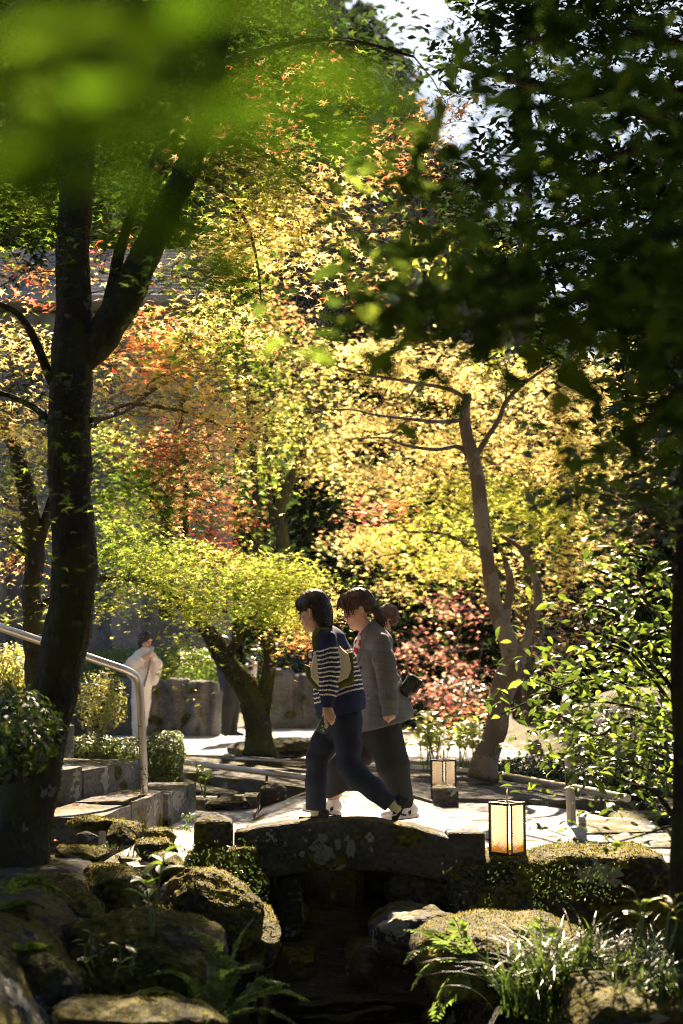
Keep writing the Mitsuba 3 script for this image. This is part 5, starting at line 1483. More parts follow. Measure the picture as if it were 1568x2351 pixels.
tree('maple_tree', 'tall thin-stemmed maple in the middle of the grove with green and orange leaves', 'tree', 20.0, [
    [(594, 1290, 24), (592, 1200, 20), (584, 1100, 18), (580, 1000, 17), (570, 900, 15), (564, 800, 13), (568, 700, 10), (575, 620, 6)],
    [(652, 1300, 40), (648, 1230, 30), (640, 1180, 26), (660, 1120, 22), (690, 1050, 20), (715, 990, 18), (740, 930, 14), (770, 860, 8)],
    [(580, 1000, 9), (620, 940, 7), (650, 880, 5)], [(622, 1200, 10), (618, 1100, 10), (612, 1000, 9), (600, 900, 6)],
], [
    (560, 700, 20, 90, 60, .8, 462, 'green'), (640, 715, 20.5, 60, 45, .8, 330, 'orange'), (560, 800, 20, 80, 80, .8, 594, 'green'), (590, 770, 19.8, 35, 25, .3, 105, 'red'), (690, 790, 20, 90, 70, .8, 594, 'autumn'), (620, 900, 20, 100, 80, .8, 726, 'mixed'), (730, 880, 19.6, 90, 80, .8, 594, 'autumn'),
    (650, 1010, 20, 110, 90, .9, 858, 'lime'), (760, 1050, 19.6, 90, 80, .8, 660, 'autumn'), (560, 1080, 20.4, 90, 80, .8, 594, 'green'), (540, 950, 20.4, 60, 80, .6, 330, 'rust'),
], leaf='star', size=.052, clump=.24, per=22, seed=6)
tree('maple_tree', 'green and rust-coloured maple before the grey building, behind the drooping branches', 'tree', 16.5, [
    [(380, 1420, 34), (384, 1330, 30), (380, 1230, 28), (392, 1130, 26), (405, 1030, 22), (420, 920, 16), (440, 820, 10)],
    [(430, 1300, 16), (425, 1200, 14), (432, 1100, 10), (470, 1000, 6)], [(385, 1200, 14), (330, 1120, 10), (280, 1060, 6)],
], [(320, 1100, 16.2, 120, 70, .8, 1200, 'green'), (440, 1130, 16.6, 110, 80, .8, 1200, 'rust'), (300, 1180, 16, 90, 50, .7, 800, 'lime'), (480, 1250, 16.8, 60, 40, .5, 420, 'red'), (420, 1020, 16.4, 100, 60, .7, 700, 'rust'), (250, 1010, 16, 80, 70, .7, 700, 'mixed'), (530, 1180, 17, 60, 60, .6, 420, 'rust')], leaf='star', size=.048, clump=.22, seed=7)
tree('maple_tree', 'low pink and red leaved maple behind the woman in the grey blazer', 'tree', 22.5, [
    [(985, 1700, 14), (1000, 1640, 12), (1020, 1580, 10), (1040, 1500, 8), (1060, 1430, 6)], [(1000, 1640, 8), (950, 1580, 6), (930, 1510, 4)], [(1020, 1580, 7), (1090, 1540, 5), (1110, 1470, 3)],
], [(1040, 1390, 22.5, 90, 45, .9, 241, 'pink'), (1000, 1480, 22.3, 100, 50, .9, 297, 'pink'), (1060, 1530, 22.3, 70, 40, .8, 176, 'pink'), (1010, 1590, 22, 100, 40, .9, 260, 'pink'), (1090, 1610, 22, 50, 30, .6, 120, 'orange'), (920, 1510, 22.4, 40, 30, .5, 74, 'pink')], leaf='star', size=.060, clump=.30, per=20, flat=.12, seed=8, twig_mat='m_twigpale')
tree('shrub', 'bare pale-twigged shrub with few orange leaves behind the camellia bush', 'shrub', 17.0, [
    [(1310, 1680, 10), (1300, 1600, 8), (1270, 1520, 6), (1240, 1470, 4)], [(1300, 1600, 6), (1340, 1500, 5), (1360, 1420, 3)], [(1300, 1600, 6), (1250, 1560, 4), (1200, 1545, 2)], [(1280, 1540, 5), (1330, 1480, 3), (1400, 1450, 2)],
], [(1280, 1480, 17, 100, 70, .6, 130, 'orange'), (1340, 1400, 17, 80, 60, .6, 90, 'orange'), (1420, 1200, 17, 80, 80, .6, 150, 'orange')], bark='m_twigpale', leaf='star', size=.045, clump=.3, per=3, seed=9, twig_mat='m_twigpale')

# dark trees behind the grove
def dark_tree(label, u, v0, d, w, top, spread_u, n, seed, lo=.15, pal='dark', size=.17, group=None, name='cedar_tree', cat_='tree'):
    r = np.random.default_rng(seed)
    t = thing(name, label, cat_, group)
    a, s = W(u, v0, d), M(d)
    b = W(u, top, d)
    h = b[2] - a[2]
    part(t, 'trunk', tube(spline([[*a, w / 2 * s], [a[0], a[1], a[2] + h * .5, w / 2 * s * .7], [*b, .03]], .5), sides=14, rough=.12, seed=seed), 'm_bark', smooth=True)
    tt = lo + (1 - lo) * r.random(n)
    R = spread_u * s * (1.02 - tt) ** .7
    az = r.random(n) * 6.283
    q = np.sqrt(r.uniform(.15, 1, n))
    lay = np.round(tt * h / .55) * .55
    C = np.stack([a[0] + R * q * np.cos(az), a[1] + R * q * np.sin(az), a[2] + lay + .14 * r.standard_normal(n) - .25 * R * q * q], 1)
    N = np.stack([.5 * np.cos(az), .5 * np.sin(az), np.ones(n)], 1) + .45 * r.standard_normal((n, 3))
    A = np.stack([np.cos(az), np.sin(az), -.5 + .3 * r.standard_normal(n)], 1)
    P, wt = PAL[pal]
    (lv, lf), lc = leaves(C, N, A, size * r.uniform(.6, 1.3, n), 'far', pick_colors(n, P, wt, .2, r))
    part(t, 'crown', (lv, lf), 'm_needle', color=lc, stuff=True)
    return t


dark_tree('thick dark trunk rising behind the pale-barked tree', 1215, 1680, 24, 76, 100, 70, 260, 21, .85, name='evergreen_tree')
for k, (u, d, top, sp, n) in enumerate([(-60, 34, -60, 330, 3000), (120, 40, -120, 300, 3000), (330, 38, -40, 300, 3000), (540, 44, 420, 240, 2400), (830, 40, 660, 200, 2000), (1000, 46, 600, 240, 2400), (1250, 38, 760, 260, 2400), (1480, 42, 640, 300, 2400), (1650, 32, 300, 220, 2400), (720, 30, 1000, 150, 1200), (940, 27, 1130, 130, 1200), (1090, 28, 1240, 140, 1200), (1330, 27, 1200, 150, 1400), (1500, 25, 1100, 150, 1400)]):
    dark_tree(['dark conifer standing far behind the maples', 'dark evergreen bush in the shade behind the maples'][d < 31], u, 1700, d, 26, top, sp, n, 40 + k, .02 if d < 31 else .05, size=.30 if d >= 31 else .2, group=['dark conifers behind the maples', 'dark evergreen bushes behind the maples'][d < 31], name=['cedar_tree', 'evergreen_bush'][d < 31], cat_=['tree', 'bush'][d < 31])

# the broad evergreen whose dark crown fills the upper right
tree('evergreen_oak_tree', 'broad dark evergreen tree filling the upper right, sky glinting through its crown', 'tree', 8.6, [
    [(1790, 1950, 190), (1760, 1400, 150), (1720, 1000, 130), (1680, 600, 110), (1640, 200, 90), (1600, -200, 60)],
    [(1700, 760, 70), (1540, 600, 44), (1360, 560, 30, 8.4), (1200, 590, 18, 8.2), (1080, 640, 9, 8.0)], [(1650, 330, 60), (1440, 240, 40), (1250, 200, 26, 9), (1060, 150, 14, 9.4)], [(1680, 560, 44), (1500, 420, 28), (1350, 330, 18), (1220, 360, 10)],
], [
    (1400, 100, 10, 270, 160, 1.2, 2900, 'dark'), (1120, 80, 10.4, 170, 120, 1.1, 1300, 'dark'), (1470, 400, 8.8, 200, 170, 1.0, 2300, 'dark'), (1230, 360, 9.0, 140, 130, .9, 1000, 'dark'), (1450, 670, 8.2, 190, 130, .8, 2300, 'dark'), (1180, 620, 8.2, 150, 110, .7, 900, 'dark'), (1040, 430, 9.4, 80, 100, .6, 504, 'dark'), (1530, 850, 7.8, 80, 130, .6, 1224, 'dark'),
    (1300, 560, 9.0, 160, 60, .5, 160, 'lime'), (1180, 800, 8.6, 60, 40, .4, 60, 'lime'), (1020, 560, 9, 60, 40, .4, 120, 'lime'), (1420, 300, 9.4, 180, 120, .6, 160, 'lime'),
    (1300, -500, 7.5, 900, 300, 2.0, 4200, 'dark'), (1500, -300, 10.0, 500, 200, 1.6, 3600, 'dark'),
], leaf='small', size=.038, leaf_mat='m_leaf', clump=.19, per=26, tilt=.7, twigs=.4, seed=10)

# another evergreen, added out of view to shade the branches near the lens
tree('evergreen_oak_tree', 'unseen dark evergreen added beyond the right edge to shade the near branches', 'tree', 7.5, [
    [(2900, 1700, 160), (2800, 900, 130), (2600, 200, 100), (2300, -250, 70), (1900, -450, 40), (1400, -520, 20)],
], [(1450, -520, 7.5, 620, 230, 2.0, 3200, 'dark'), (1450, -300, 6.6, 500, 150, 1.2, 1400, 'dark'), (1250, -260, 12.3, 430, 235, .7, 4200, 'dark'), (1450, -720, 7.5, 620, 200, 1.4, 3000, 'dark'), (1450, -900, 8.2, 700, 250, 1.6, 2600, 'dark')], leaf='small', size=.085, leaf_mat='m_leaf', clump=.30, per=26, tilt=.7, twigs=.2, seed=15)

# ------------------------------------------------------------------ plants whose leaves can be picked out one by one
def frame(C, N, A, S):
    N = N / np.linalg.norm(N)
    A = A - N * (A @ N)
    A = A / np.linalg.norm(A)
    B = np.cross(N, A)
    m = np.eye(4)
    m[:3, 0], m[:3, 1], m[:3, 2], m[:3, 3] = A * S, B * S, N * S, C
    return T(m)


def leaf_plies(kind, palette, n, mat, r, smooth=True):
    out = []
    v, f = TEMPL[kind]
    for c in pick_colors(n, *PAL[palette], r=r):
        out.append(mikit.ply((v, f), mat, smooth=smooth, color=np.repeat(c[None], len(v), 0)))
    return out


PAL['camellia'] = ([(.10, .16, .02), (.16, .24, .026), (.065, .11, .014), (.26, .35, .04)], [3, 3, 3, 2])
PAL['grass'] = ([(.07, .12, .018), (.11, .17, .025), (.045, .08, .013)], [3, 2, 3])
PAL['ivy'] = ([(.04, .075, .014), (.06, .10, .02), (.03, .055, .012)], [3, 2, 3])
PAL['pale'] = ([(.66, .68, .14), (.54, .64, .11), (.36, .48, .06), (.72, .66, .18)], [3, 3, 2, 1])
PAL['fresh'] = ([(.28, .46, .035), (.36, .52, .05), (.22, .38, .03)], [3, 3, 2])
PAL['bright'] = ([(.065, .14, .006), (.11, .20, .010), (.045, .095, .004)], [3, 3, 2])
PAL['fern'] = ([(.20, .30, .05), (.26, .36, .07), (.14, .22, .04)], [3, 2, 2])
PAL['box'] = ([(.16, .22, .04), (.22, .28, .05), (.09, .14, .03), (.32, .36, .07)], [3, 3, 3, 1])


def sprays(t, r, stems, n_leaves, size, plies, mat_stem='m_twig', tilt=.6, droop=-.3, stuff_pal=None, stuff_kind='oval', stuff_n=0, mat='m_gloss', rest_jit=.10):
    """Leafy branches: each stem a tube, leaves set alternately along it, the first n_leaves as parts and the rest as one part."""
    spots = []
    for k, st in enumerate(stems):
        q = spline(st, .05)
        part(t, 'branch', tube(q, sides=7), mat_stem, smooth=True)
        g = np.gradient(q[:, :3], axis=0)
        for i in range(2, len(q)):
            spots.append((q[i, :3], unit(g[i]), k))
    order = r.permutation(len(spots))
    m = 0
    while m < n_leaves:
        p, g, k = spots[order[m % len(order)]]
        side = unit(np.cross(g, [0, 0, 1.0]) + 1e-6) * (1 if r.random() < .5 else -1)
        A = unit(.55 * g + side * r.uniform(.4, 1.1) + np.array([0, 0, droop]) + .3 * r.standard_normal(3))
        N = np.array([0, 0, 1.0]) + tilt * r.standard_normal(3) * [1, 1, .3]
        S = size * r.uniform(.7, 1.2)
        C = p + A * S * .95 + rest_jit * r.standard_normal(3) * (m >= len(order))
        part(t, 'leaf', {**plies[r.integers(len(plies))], 'to_world': frame(C, N, A, S)}, None)
        m += 1
    if stuff_n:
        i = r.integers(0, len(spots), stuff_n)
        P = np.array([spots[k][0] for k in i]) + rest_jit * 1.6 * r.standard_normal((stuff_n, 3))
        A = r.standard_normal((stuff_n, 3)) * [1, 1, .4] + [0, 0, droop]
        N = np.array([0, 0, 1.0]) + tilt * r.standard_normal((stuff_n, 3))
        (v, f), c = leaves(P, N, A, size * r.uniform(.6, 1.15, stuff_n), stuff_kind, pick_colors(stuff_n, *PAL[stuff_pal], r=r))
        part(t, 'small_leaves', (v, f), mat, color=c, stuff=True)


# dark camellia branches close to the camera, upper right
r = np.random.default_rng(31)
t = thing('camellia_branch', 'dark out-of-focus camellia branches with hanging leaves close in front, upper right', 'branch')
trunk = [(1900, 900, 2.9), (1760, 500, 2.9), (1650, 200, 2.9), (1600, -200, 2.9)]
part(t, 'trunk', tube(spline([[*W(u, v, d), .035 - .005 * k] for k, (u, v, d) in enumerate(trunk)], .06), sides=12), 'm_bark', smooth=True)
st = []
for rows in [[(1720, 420), (1500, 470), (1300, 520), (1120, 520), (960, 580), (850, 640)], [(1740, 480), (1560, 600), (1380, 680), (1200, 720), (1060, 760), (1000, 850)], [(1700, 320), (1500, 330), (1330, 380), (1150, 420), (1000, 410), (880, 360)],
             [(1780, 560), (1600, 720), (1450, 760), (1300, 740), (1190, 760)], [(1690, 250), (1540, 200), (1380, 180), (1220, 250), (1120, 230)], [(1790, 620), (1640, 860), (1540, 900), (1450, 1000)], [(1740, 440), (1600, 520), (1440, 560), (1240, 620), (1100, 640), (940, 700), (800, 770)],
             [(1660, 120), (1500, 80), (1350, 60), (1200, 100)], [(1720, 400), (1580, 640), (1500, 740)]]:
    d0 = r.uniform(2.6, 3.3)
    st.append([[*W(u, v, d0 + .05 * math.sin(u)), .010 - .0012 * k] for k, (u, v) in enumerate(rows)])
sprays(t, r, st, 300, .042, leaf_plies('oval', 'camellia', 6, 'm_leaf', r), stuff_pal='camellia', stuff_n=950, mat='m_leaf', rest_jit=.05, droop=-.45)

# leaves very close to the lens, top left
r = np.random.default_rng(33)
t = thing('leafy_twig', 'blurred bright green leaves very close to the lens, upper left', 'branch')
pl = leaf_plies('oval', 'bright', 4, 'm_leaf', r)
st = [[[*W(-500, -300, .62), .004], [*W(0, 60, .66), .003], [*W(420, 170, .64), .0024], [*W(700, 330, .6), .0015]], [[*W(-400, 100, .7), .004], [*W(0, 330, .72), .003], [*W(300, 430, .70), .002], [*W(480, 620, .7), .0014]],
      [[*W(-100, -500, .8), .004], [*W(350, -100, .8), .003], [*W(800, 120, .82), .002]]]
for q in st:
    part(t, 'stem', tube(spline(q, .03), sides=6), 'm_stem', smooth=True)
near = [(40, 40), (160, 90), (290, 40), (420, 120), (540, 60), (640, 150), (90, 190), (230, 200), (370, 230), (500, 210), (600, 280), (30, 320), (150, 330), (280, 350), (400, 360), (510, 330), (90, 440), (330, 460), (450, 470), (420, 590), (230, 120), (620, 40), (470, 290), (340, 130), (-30, 240), (700, 220), (180, 430), (60, 120), (380, 530), (560, 400), (780, 210), (860, 290), (690, 330), (250, 270), (0, 420), (340, 60), (480, 50), (110, 30)]
near = [(u, v, r.uniform(.56, .74), r.uniform(.034, .046)) for u, v in near] + [(820, 330, .95, .032), (900, 250, 1.0, .03), (640, 440, .95, .03), (760, 160, .9, .034), (480, 660, .8, .028)]
for u, v, d, s in near:
    A = np.array([r.uniform(-.6, 1), r.uniform(-.3, .3), r.uniform(-.8, .1)])
    N = np.array([r.uniform(-.5, .5), -.55 + .3 * r.standard_normal(), .9])
    part(t, 'leaf', {**pl[r.integers(4)], 'to_world': frame(W(u, v, d), N, A, s)}, None)

# the glossy camellia bush on the right
r = np.random.default_rng(35)
t = thing('camellia_bush', 'sunlit glossy-leaved camellia bush on the right beside the slender trunk', 'bush')
st = []
for rows, d in [([(1600, 1720), (1480, 1600), (1350, 1560), (1240, 1600), (1150, 1640)], 8.2), ([(1600, 1780), (1450, 1700), (1320, 1660), (1210, 1680)], 8.0), ([(1580, 1650), (1480, 1480), (1400, 1400), (1330, 1390)], 7.8), ([(1580, 1500), (1500, 1400), (1440, 1340), (1350, 1300)], 7.6),
                ([(1600, 1800), (1500, 1770), (1390, 1740), (1280, 1730)], 7.6), ([(1590, 1680), (1500, 1560), (1450, 1500), (1400, 1480)], 7.4), ([(1600, 1850), (1520, 1820), (1430, 1790), (1340, 1740)], 7.2), ([(1590, 1600), (1530, 1640), (1440, 1620), (1340, 1600), (1230, 1560)], 7.7),
                ([(1590, 1420), (1540, 1350), (1500, 1290), (1420, 1270)], 7.2), ([(1600, 1700), (1540, 1680), (1440, 1650), (1370, 1690), (1280, 1640)], 7.0)]:
    st.append([[*W(u, v, d), .012 - .0018 * k] for k, (u, v) in enumerate(rows)])
sprays(t, r, st, 300, .037, leaf_plies('oval', 'camellia', 8, 'm_gloss', r), stuff_pal='camellia', stuff_n=1500, rest_jit=.10, tilt=.7)

r = np.random.default_rng(36)
t = thing('leafy_branch', 'leafy twig with glossy dark leaves hanging over the flagstones right of the large lantern', 'branch')
st = [[[*W(1560, 1890, 6.2), .007], [*W(1480, 1915, 6.3), .005], [*W(1400, 1935, 6.4), .004], [*W(1320, 1925, 6.5), .003], [*W(1230, 1895, 6.6), .002]], [[*W(1400, 1935, 6.4), .003], [*W(1370, 1900, 6.4), .002], [*W(1330, 1890, 6.4), .0015]]]
sprays(t, r, st, 44, .028, leaf_plies('oval', 'camellia', 6, 'm_gloss', r), rest_jit=.02)
t = thing('leafy_branch', 'shadowy spray of glossy white-glinting leaves at the right edge above the camellia bush', 'branch')
st = [[[*W(1650, 1000, 4.6), .009], [*W(1540, 1060, 4.7), .006], [*W(1430, 1100, 4.8), .005], [*W(1330, 1130, 4.8), .003], [*W(1240, 1190, 4.9), .002]], [[*W(1640, 1080, 4.5), .008], [*W(1560, 1150, 4.6), .005], [*W(1470, 1170, 4.6), .003], [*W(1380, 1230, 4.7), .002]], [[*W(1650, 940, 4.4), .008], [*W(1560, 980, 4.4), .005], [*W(1480, 1040, 4.5), .003], [*W(1300, 1060, 4.6), .002]]]
sprays(t, r, st, 150, .034, leaf_plies('oval', 'camellia', 6, 'm_gloss', r), stuff_pal='camellia', stuff_n=160, rest_jit=.06)

tree('slender_tree', 'slender dark trunk rising along the right edge from the grasses', 'tree', 6.0, [
    [(1560, 2230, 62), (1556, 2130, 46), (1558, 2000, 40), (1562, 1850, 36), (1562, 1700, 34), (1556, 1550, 34), (1560, 1350, 32), (1572, 1150, 30), (1580, 900, 28), (1590, 500, 24)],
    [(1560, 1900, 18), (1530, 1850, 13), (1490, 1810, 8), (1440, 1800, 4)], [(1558, 1600, 14), (1510, 1540, 9), (1470, 1500, 5)],
], [(1640, 900, 6, 130, 300, .6, 700, 'dark'), (1620, 300, 6, 120, 300, .6, 700, 'dark')], leaf='small', leaf_mat='m_gloss', size=.05, tilt=.6, seed=12)


# shrubs: a mass of small leaves round a few stems
def shrub(name, label, u, v, d, ru, rv, rd, n, pal, size, kind='small', mat='m_gloss', seed=0, group=None, box=2.0, cat_='shrub', tilt=.9, shell=.55, base=None):
    r = np.random.default_rng(seed + 300)
    t = thing(name, label, cat_, group)
    s, c = M(d), W(u, v, d)
    q = unit(r.standard_normal((n, 3)))
    k = (np.abs(q) ** box).sum(1) ** (-1 / box)
    rad = np.where(r.random(n) < .7, r.uniform(shell + .3, 1.0, n), r.uniform(.2, 1, n))
    lump = 1 + .28 * (meshkit.fbm(q * 2.3 + seed, 3, seed) - .5) * 2
    P = c + q * (k * rad * lump)[:, None] * [ru * s, rd, rv * s]
    N = q * .7 + [0, 0, .5] + tilt * r.standard_normal((n, 3)) * .6
    A = q * .6 + r.standard_normal((n, 3))
    (vv, ff), cc = leaves(P, N, A, size * r.uniform(.6, 1.3, n), kind, pick_colors(n, *PAL[pal], r=r))
    st = []
    for m in range(7):
        a = c + [r.uniform(-.3, .3) * ru * s, r.uniform(-.3, .3) * rd, -rv * s * 1.02]
        e = c + r.uniform(-.75, .75, 3) * [ru * s, rd, rv * s]
        e[2] = c[2] + r.uniform(.2, .8) * rv * s
        st.append(tube(spline([[*a, .010], [*((a + e) / 2 + r.standard_normal(3) * .03), .007], [*e, .003]], .1), sides=5, caps=False))
    part(t, 'stems', cat(st), 'm_twig', stuff=True)
    part(t, 'foliage', (vv, ff), mat, color=cc, stuff=True)
    return t


PAL['yellowish'] = ([(.62, .56, .14), (.50, .52, .12), (.34, .40, .08), (.70, .50, .16)], [3, 3, 2, 1])
shrub('box_bush', 'clipped round box bush beside the foot of the handrail', 380, 1735, 12.5, 42, 50, .25, 5200, 'box', .017, seed=1, box=3.5, shell=.65)
shrub('box_hedge', 'low clipped hedge between the handrail and the yellow shrub', 265, 1722, 13.0, 80, 28, .35, 3600, 'box', .018, seed=2, box=4)
shrub('yellow_shrub', 'loose yellow-leaved shrub between the big trunk and the handrail', 232, 1612, 13.0, 62, 76, .35, 1500, 'yellowish', .022, seed=3, shell=.2)
shrub('yellow_shrub', 'pale yellow-leaved shrub at the left edge under the handrail', 30, 1540, 11.8, 70, 66, .4, 1300, 'yellowish', .024, seed=4, shell=.2)
shrub('creeping_shrub', 'dark creeping shrub over the third stone step', 210, 1710, 12.4, 60, 26, .3, 1500, 'box', .020, seed=5)
shrub('hedge', 'clipped green hedge on top of the retaining wall behind the kimono', 350, 1535, 23.2, 160, 44, .7, 5200, 'green', .045, seed=6, box=4)
shrub('hedge', 'dark green hedge above the wall behind the forked maple', 690, 1535, 26, 120, 60, .8, 3200, 'dark', .06, seed=7, box=4)
shrub('azalea_bush', 'dark azalea bush with pale glinting leaves at the left edge', 35, 1680, 6.6, 105, 110, .45, 1300, 'camellia', .026, kind='oval', seed=8, shell=.05)
shrub('low_shrub', 'dark low shrubs behind the long pipe rail on the right', 1230, 1775, 15.0, 110, 38, .6, 2200, 'dark', .035, seed=9)
shrub('low_shrub', 'dark low shrubs at the right edge beyond the end of the pipe rail', 1430, 1790, 13.2, 110, 46, .6, 2400, 'dark', .032, seed=10)
shrub('streamside_plants', 'sunlit weeds on the stream bank seen through the arch', 770, 2030, 13.6, 46, 26, .25, 500, 'fern', .022, seed=11)
shrub('evergreen_bush', 'shadowy bush between the pink maple and the pale-barked tree', 1030, 1630, 24, 120, 70, .8, 2200, 'dark', .07, seed=12)

# broad-leaved plants
def broadleaf(name, label, u, v, d, ru, height, n_st, per, size, pal, seed, kind='oval', mat='m_gloss', cat_='plant', rd=.25):
    r = np.random.default_rng(seed + 500)
    t = thing(name, label, cat_)
    pl = leaf_plies(kind, pal, 5, mat, r)
    base = W(u, v, d)
    for k in range(n_st):
        a = base + [r.uniform(-1, 1) * ru * M(d), r.uniform(-1, 1) * rd, 0]
        h = height * r.uniform(.6, 1.0)
        e = a + [r.uniform(-.25, .25) * h, r.uniform(-.2, .2) * h, h]
        q = spline([[*a, .006], [*((a + e) / 2 + r.standard_normal(3) * .015), .005], [*e, .003]], .04)
        part(t, 'stem', tube(q, sides=6), 'm_stem', smooth=True)
        az0 = r.random() * 6.28
        for j in range(per):
            f = 1 - .22 * (j // 4) - .03 * (j % 4)
            p = q[int(f * (len(q) - 1))][:3]
            az = az0 + j * 1.571 + (j // 4) * .7 + r.uniform(-.3, .3)
            A = np.array([math.cos(az), math.sin(az), r.uniform(-.15, .45)])
            N = np.array([-.3 * math.cos(az), -.3 * math.sin(az), 1.0]) + .15 * r.standard_normal(3)
            S = size * r.uniform(.75, 1.1)
            part(t, 'leaf', {**pl[r.integers(5)], 'to_world': frame(p + A / np.linalg.norm(A) * S, N, A, S)}, None)
    return t


broadleaf('hydrangea', 'broad-leaved sunlit plants between the women and the pale-barked tree', 1010, 1765, 15.2, 95, .56, 30, 9, .085, 'pale', 1, rd=.35)
broadleaf('broadleaf_plant', 'bright green broad-leaved plant rising between the rocks in the left foreground', 352, 2150, 6.35, 6, 0.36, 2, 6, .058, 'fresh', 2, rd=.02)
broadleaf('broadleaf_plant', 'small sapling with light green leaves behind the lowest step', 470, 1830, 11.9, 8, 0.30, 3, 5, .045, 'fresh', 3, rd=.05)
broadleaf('broadleaf_plant', 'small dark glossy-leaved plants growing on the left foreground boulder', 250, 2230, 6.1, 60, .16, 7, 5, .030, 'camellia', 4, rd=.15)
broadleaf('broadleaf_plant', 'yellow-green leafy plant at the foot of the slender trunk', 1500, 2180, 5.9, 40, .22, 4, 5, .036, 'pale', 5, rd=.1)


# ferns: each frond a part
def fern(name, label, fronds, seed, size=.05, pal='fern'):
    r = np.random.default_rng(seed + 700)
    t = thing(name, label, 'fern')
    for rows in fronds:
        q = spline([[*W(u, v, d), .003] for u, v, d in rows], .018)
        g = unit(np.gradient(q[:, :3], axis=0))
        side = unit(np.cross(g, [0, .35, 1.0]))
        n = len(q)
        k = np.arange(2, n)
        f = k / n
        ln = size * np.sin(np.pi * np.clip(f * .9 + .12, 0, 1)) ** .8 + .004
        Cs, As, Ns, Ss = [], [], [], []
        for sg in (-1, 1):
            A = side[k] * sg + g[k] * .45 + np.array([0, 0, -.15])
            Cs.append(q[k, :3] + unit(A) * ln[:, None]); As.append(A); Ns.append(np.cross(g[k], side[k]) * -1 + r.standard_normal((n - 2, 3)) * .15); Ss.append(ln)
        N = np.vstack(Ns)
        N = N * np.sign(N[:, 2:] + 1e-9)
        (v, f_), c = leaves(np.vstack(Cs), N, np.vstack(As), np.concatenate(Ss), 'small', pick_colors(2 * (n - 2), *PAL[pal], r=r))
        st = tube(q, .0022, sides=4, caps=False)
        allm = cat([(v, f_), st])
        col = np.vstack([c, np.tile([[.12, .16, .04]], (len(st[0]), 1))])
        part(t, 'frond', allm, 'm_gloss', color=col)
    return t


fern('fern', 'sunlit pale fern arching over the stream in the left foreground', [
    [(470, 2330, 6.3), (520, 2240, 6.3), (545, 2160, 6.35), (580, 2110, 6.4)], [(480, 2330, 6.2), (500, 2200, 6.3), (470, 2150, 6.3), (420, 2140, 6.3)], [(500, 2345, 6.1), (570, 2290, 6.1), (640, 2270, 6.1), (705, 2295, 6.1)], [(490, 2350, 6.0), (560, 2320, 6.0), (620, 2320, 6.0), (680, 2350, 6.0)], [(470, 2345, 6.1), (420, 2290, 6.1), (350, 2270, 6.1), (300, 2290, 6.0)],
    [(480, 2350, 6.2), (500, 2270, 6.2), (530, 2230, 6.2), (600, 2210, 6.25)], [(460, 2350, 5.9), (400, 2320, 5.9), (330, 2330, 5.9)], [(470, 2340, 6.3), (440, 2260, 6.3), (390, 2230, 6.3), (340, 2240, 6.3)], [(520, 2350, 6.0), (580, 2260, 6.1), (610, 2250, 6.1), (660, 2260, 6.1)]], 1, .042)
fern('fern', 'bright fern hanging from the left end of the golden moss boulder', [
    [(1080, 2200, 7.0), (1040, 2170, 6.95), (990, 2140, 6.9), (930, 2135, 6.9)], [(1090, 2210, 6.95), (1030, 2200, 6.9), (980, 2220, 6.85), (945, 2270, 6.8)], [(1100, 2200, 7.0), (1060, 2150, 7.0), (1050, 2120, 7.0), (1040, 2105, 7.0)], [(1080, 2220, 6.9), (1040, 2240, 6.85), (1010, 2290, 6.8), (1000, 2340, 6.8)], [(1090, 2210, 6.9), (1060, 2230, 6.85), (1050, 2270, 6.8), (1020, 2310, 6.8)], [(1180, 2190, 7.0), (1200, 2150, 7.0), (1215, 2120, 7.0)], [(1240, 2190, 7.0), (1250, 2140, 7.0), (1235, 2110, 7.0)], [(1100, 2200, 6.9), (1130, 2230, 6.85), (1150, 2280, 6.8)], [(1060, 2190, 6.9), (1010, 2170, 6.9), (960, 2180, 6.85), (930, 2210, 6.8)]], 2, .036, 'fern')
fern('fern', 'dark fern fronds in the shade under the big trunk', [
    [(0, 2060, 6.6), (60, 2020, 6.6), (110, 2030, 6.6), (160, 2060, 6.6)], [(-20, 2100, 6.5), (50, 2070, 6.5), (100, 2080, 6.5)], [(0, 2240, 6.0), (60, 2180, 6.0), (120, 2170, 6.0)]], 3, .05, 'camellia')

# grasses, bottom right
r = np.random.default_rng(61)


def grass(name, label, spots, n, seed, length=.34, width=.006, pal='fern'):
    r = np.random.default_rng(seed + 900)
    vs, fs, cs, at = [], [], [], 0
    col = pick_colors(n, *PAL[pal], r=r)
    for k in range(n):
        u, v, d, sp = spots[r.integers(len(spots))]
        b = W(u, v, d) + r.standard_normal(3) * [sp, sp * .7, .01]
        az = r.random() * 6.283
        L = length * r.uniform(.6, 1.25)
        dirn = np.array([math.cos(az), math.sin(az), 0])
        lean = r.uniform(.35, 1.0)
        s = np.linspace(0, 1, 8)[:, None]
        p = b + dirn * (L * lean * .9 * s ** 1.5) + np.array([0, 0, 1.0]) * L * (s - .62 * lean * s ** 2.4)
        w = width * (1 - s ** 2.2) * r.uniform(.7, 1.2)
        sd = np.cross(dirn, [0, 0, 1.0])
        vs += [p - sd * w, p + sd * w]
        i = np.arange(7)
        fs.append(np.vstack([np.stack([at + i, at + i + 1, at + 8 + i], 1), np.stack([at + i + 1, at + 9 + i, at + 8 + i], 1)]))
        cs.append(np.repeat(col[k][None], 16, 0))
        at += 16
    return single(name, label, 'grass', (np.vstack(vs), np.vstack(fs)), 'm_gloss', color=np.vstack(cs), kind='stuff')


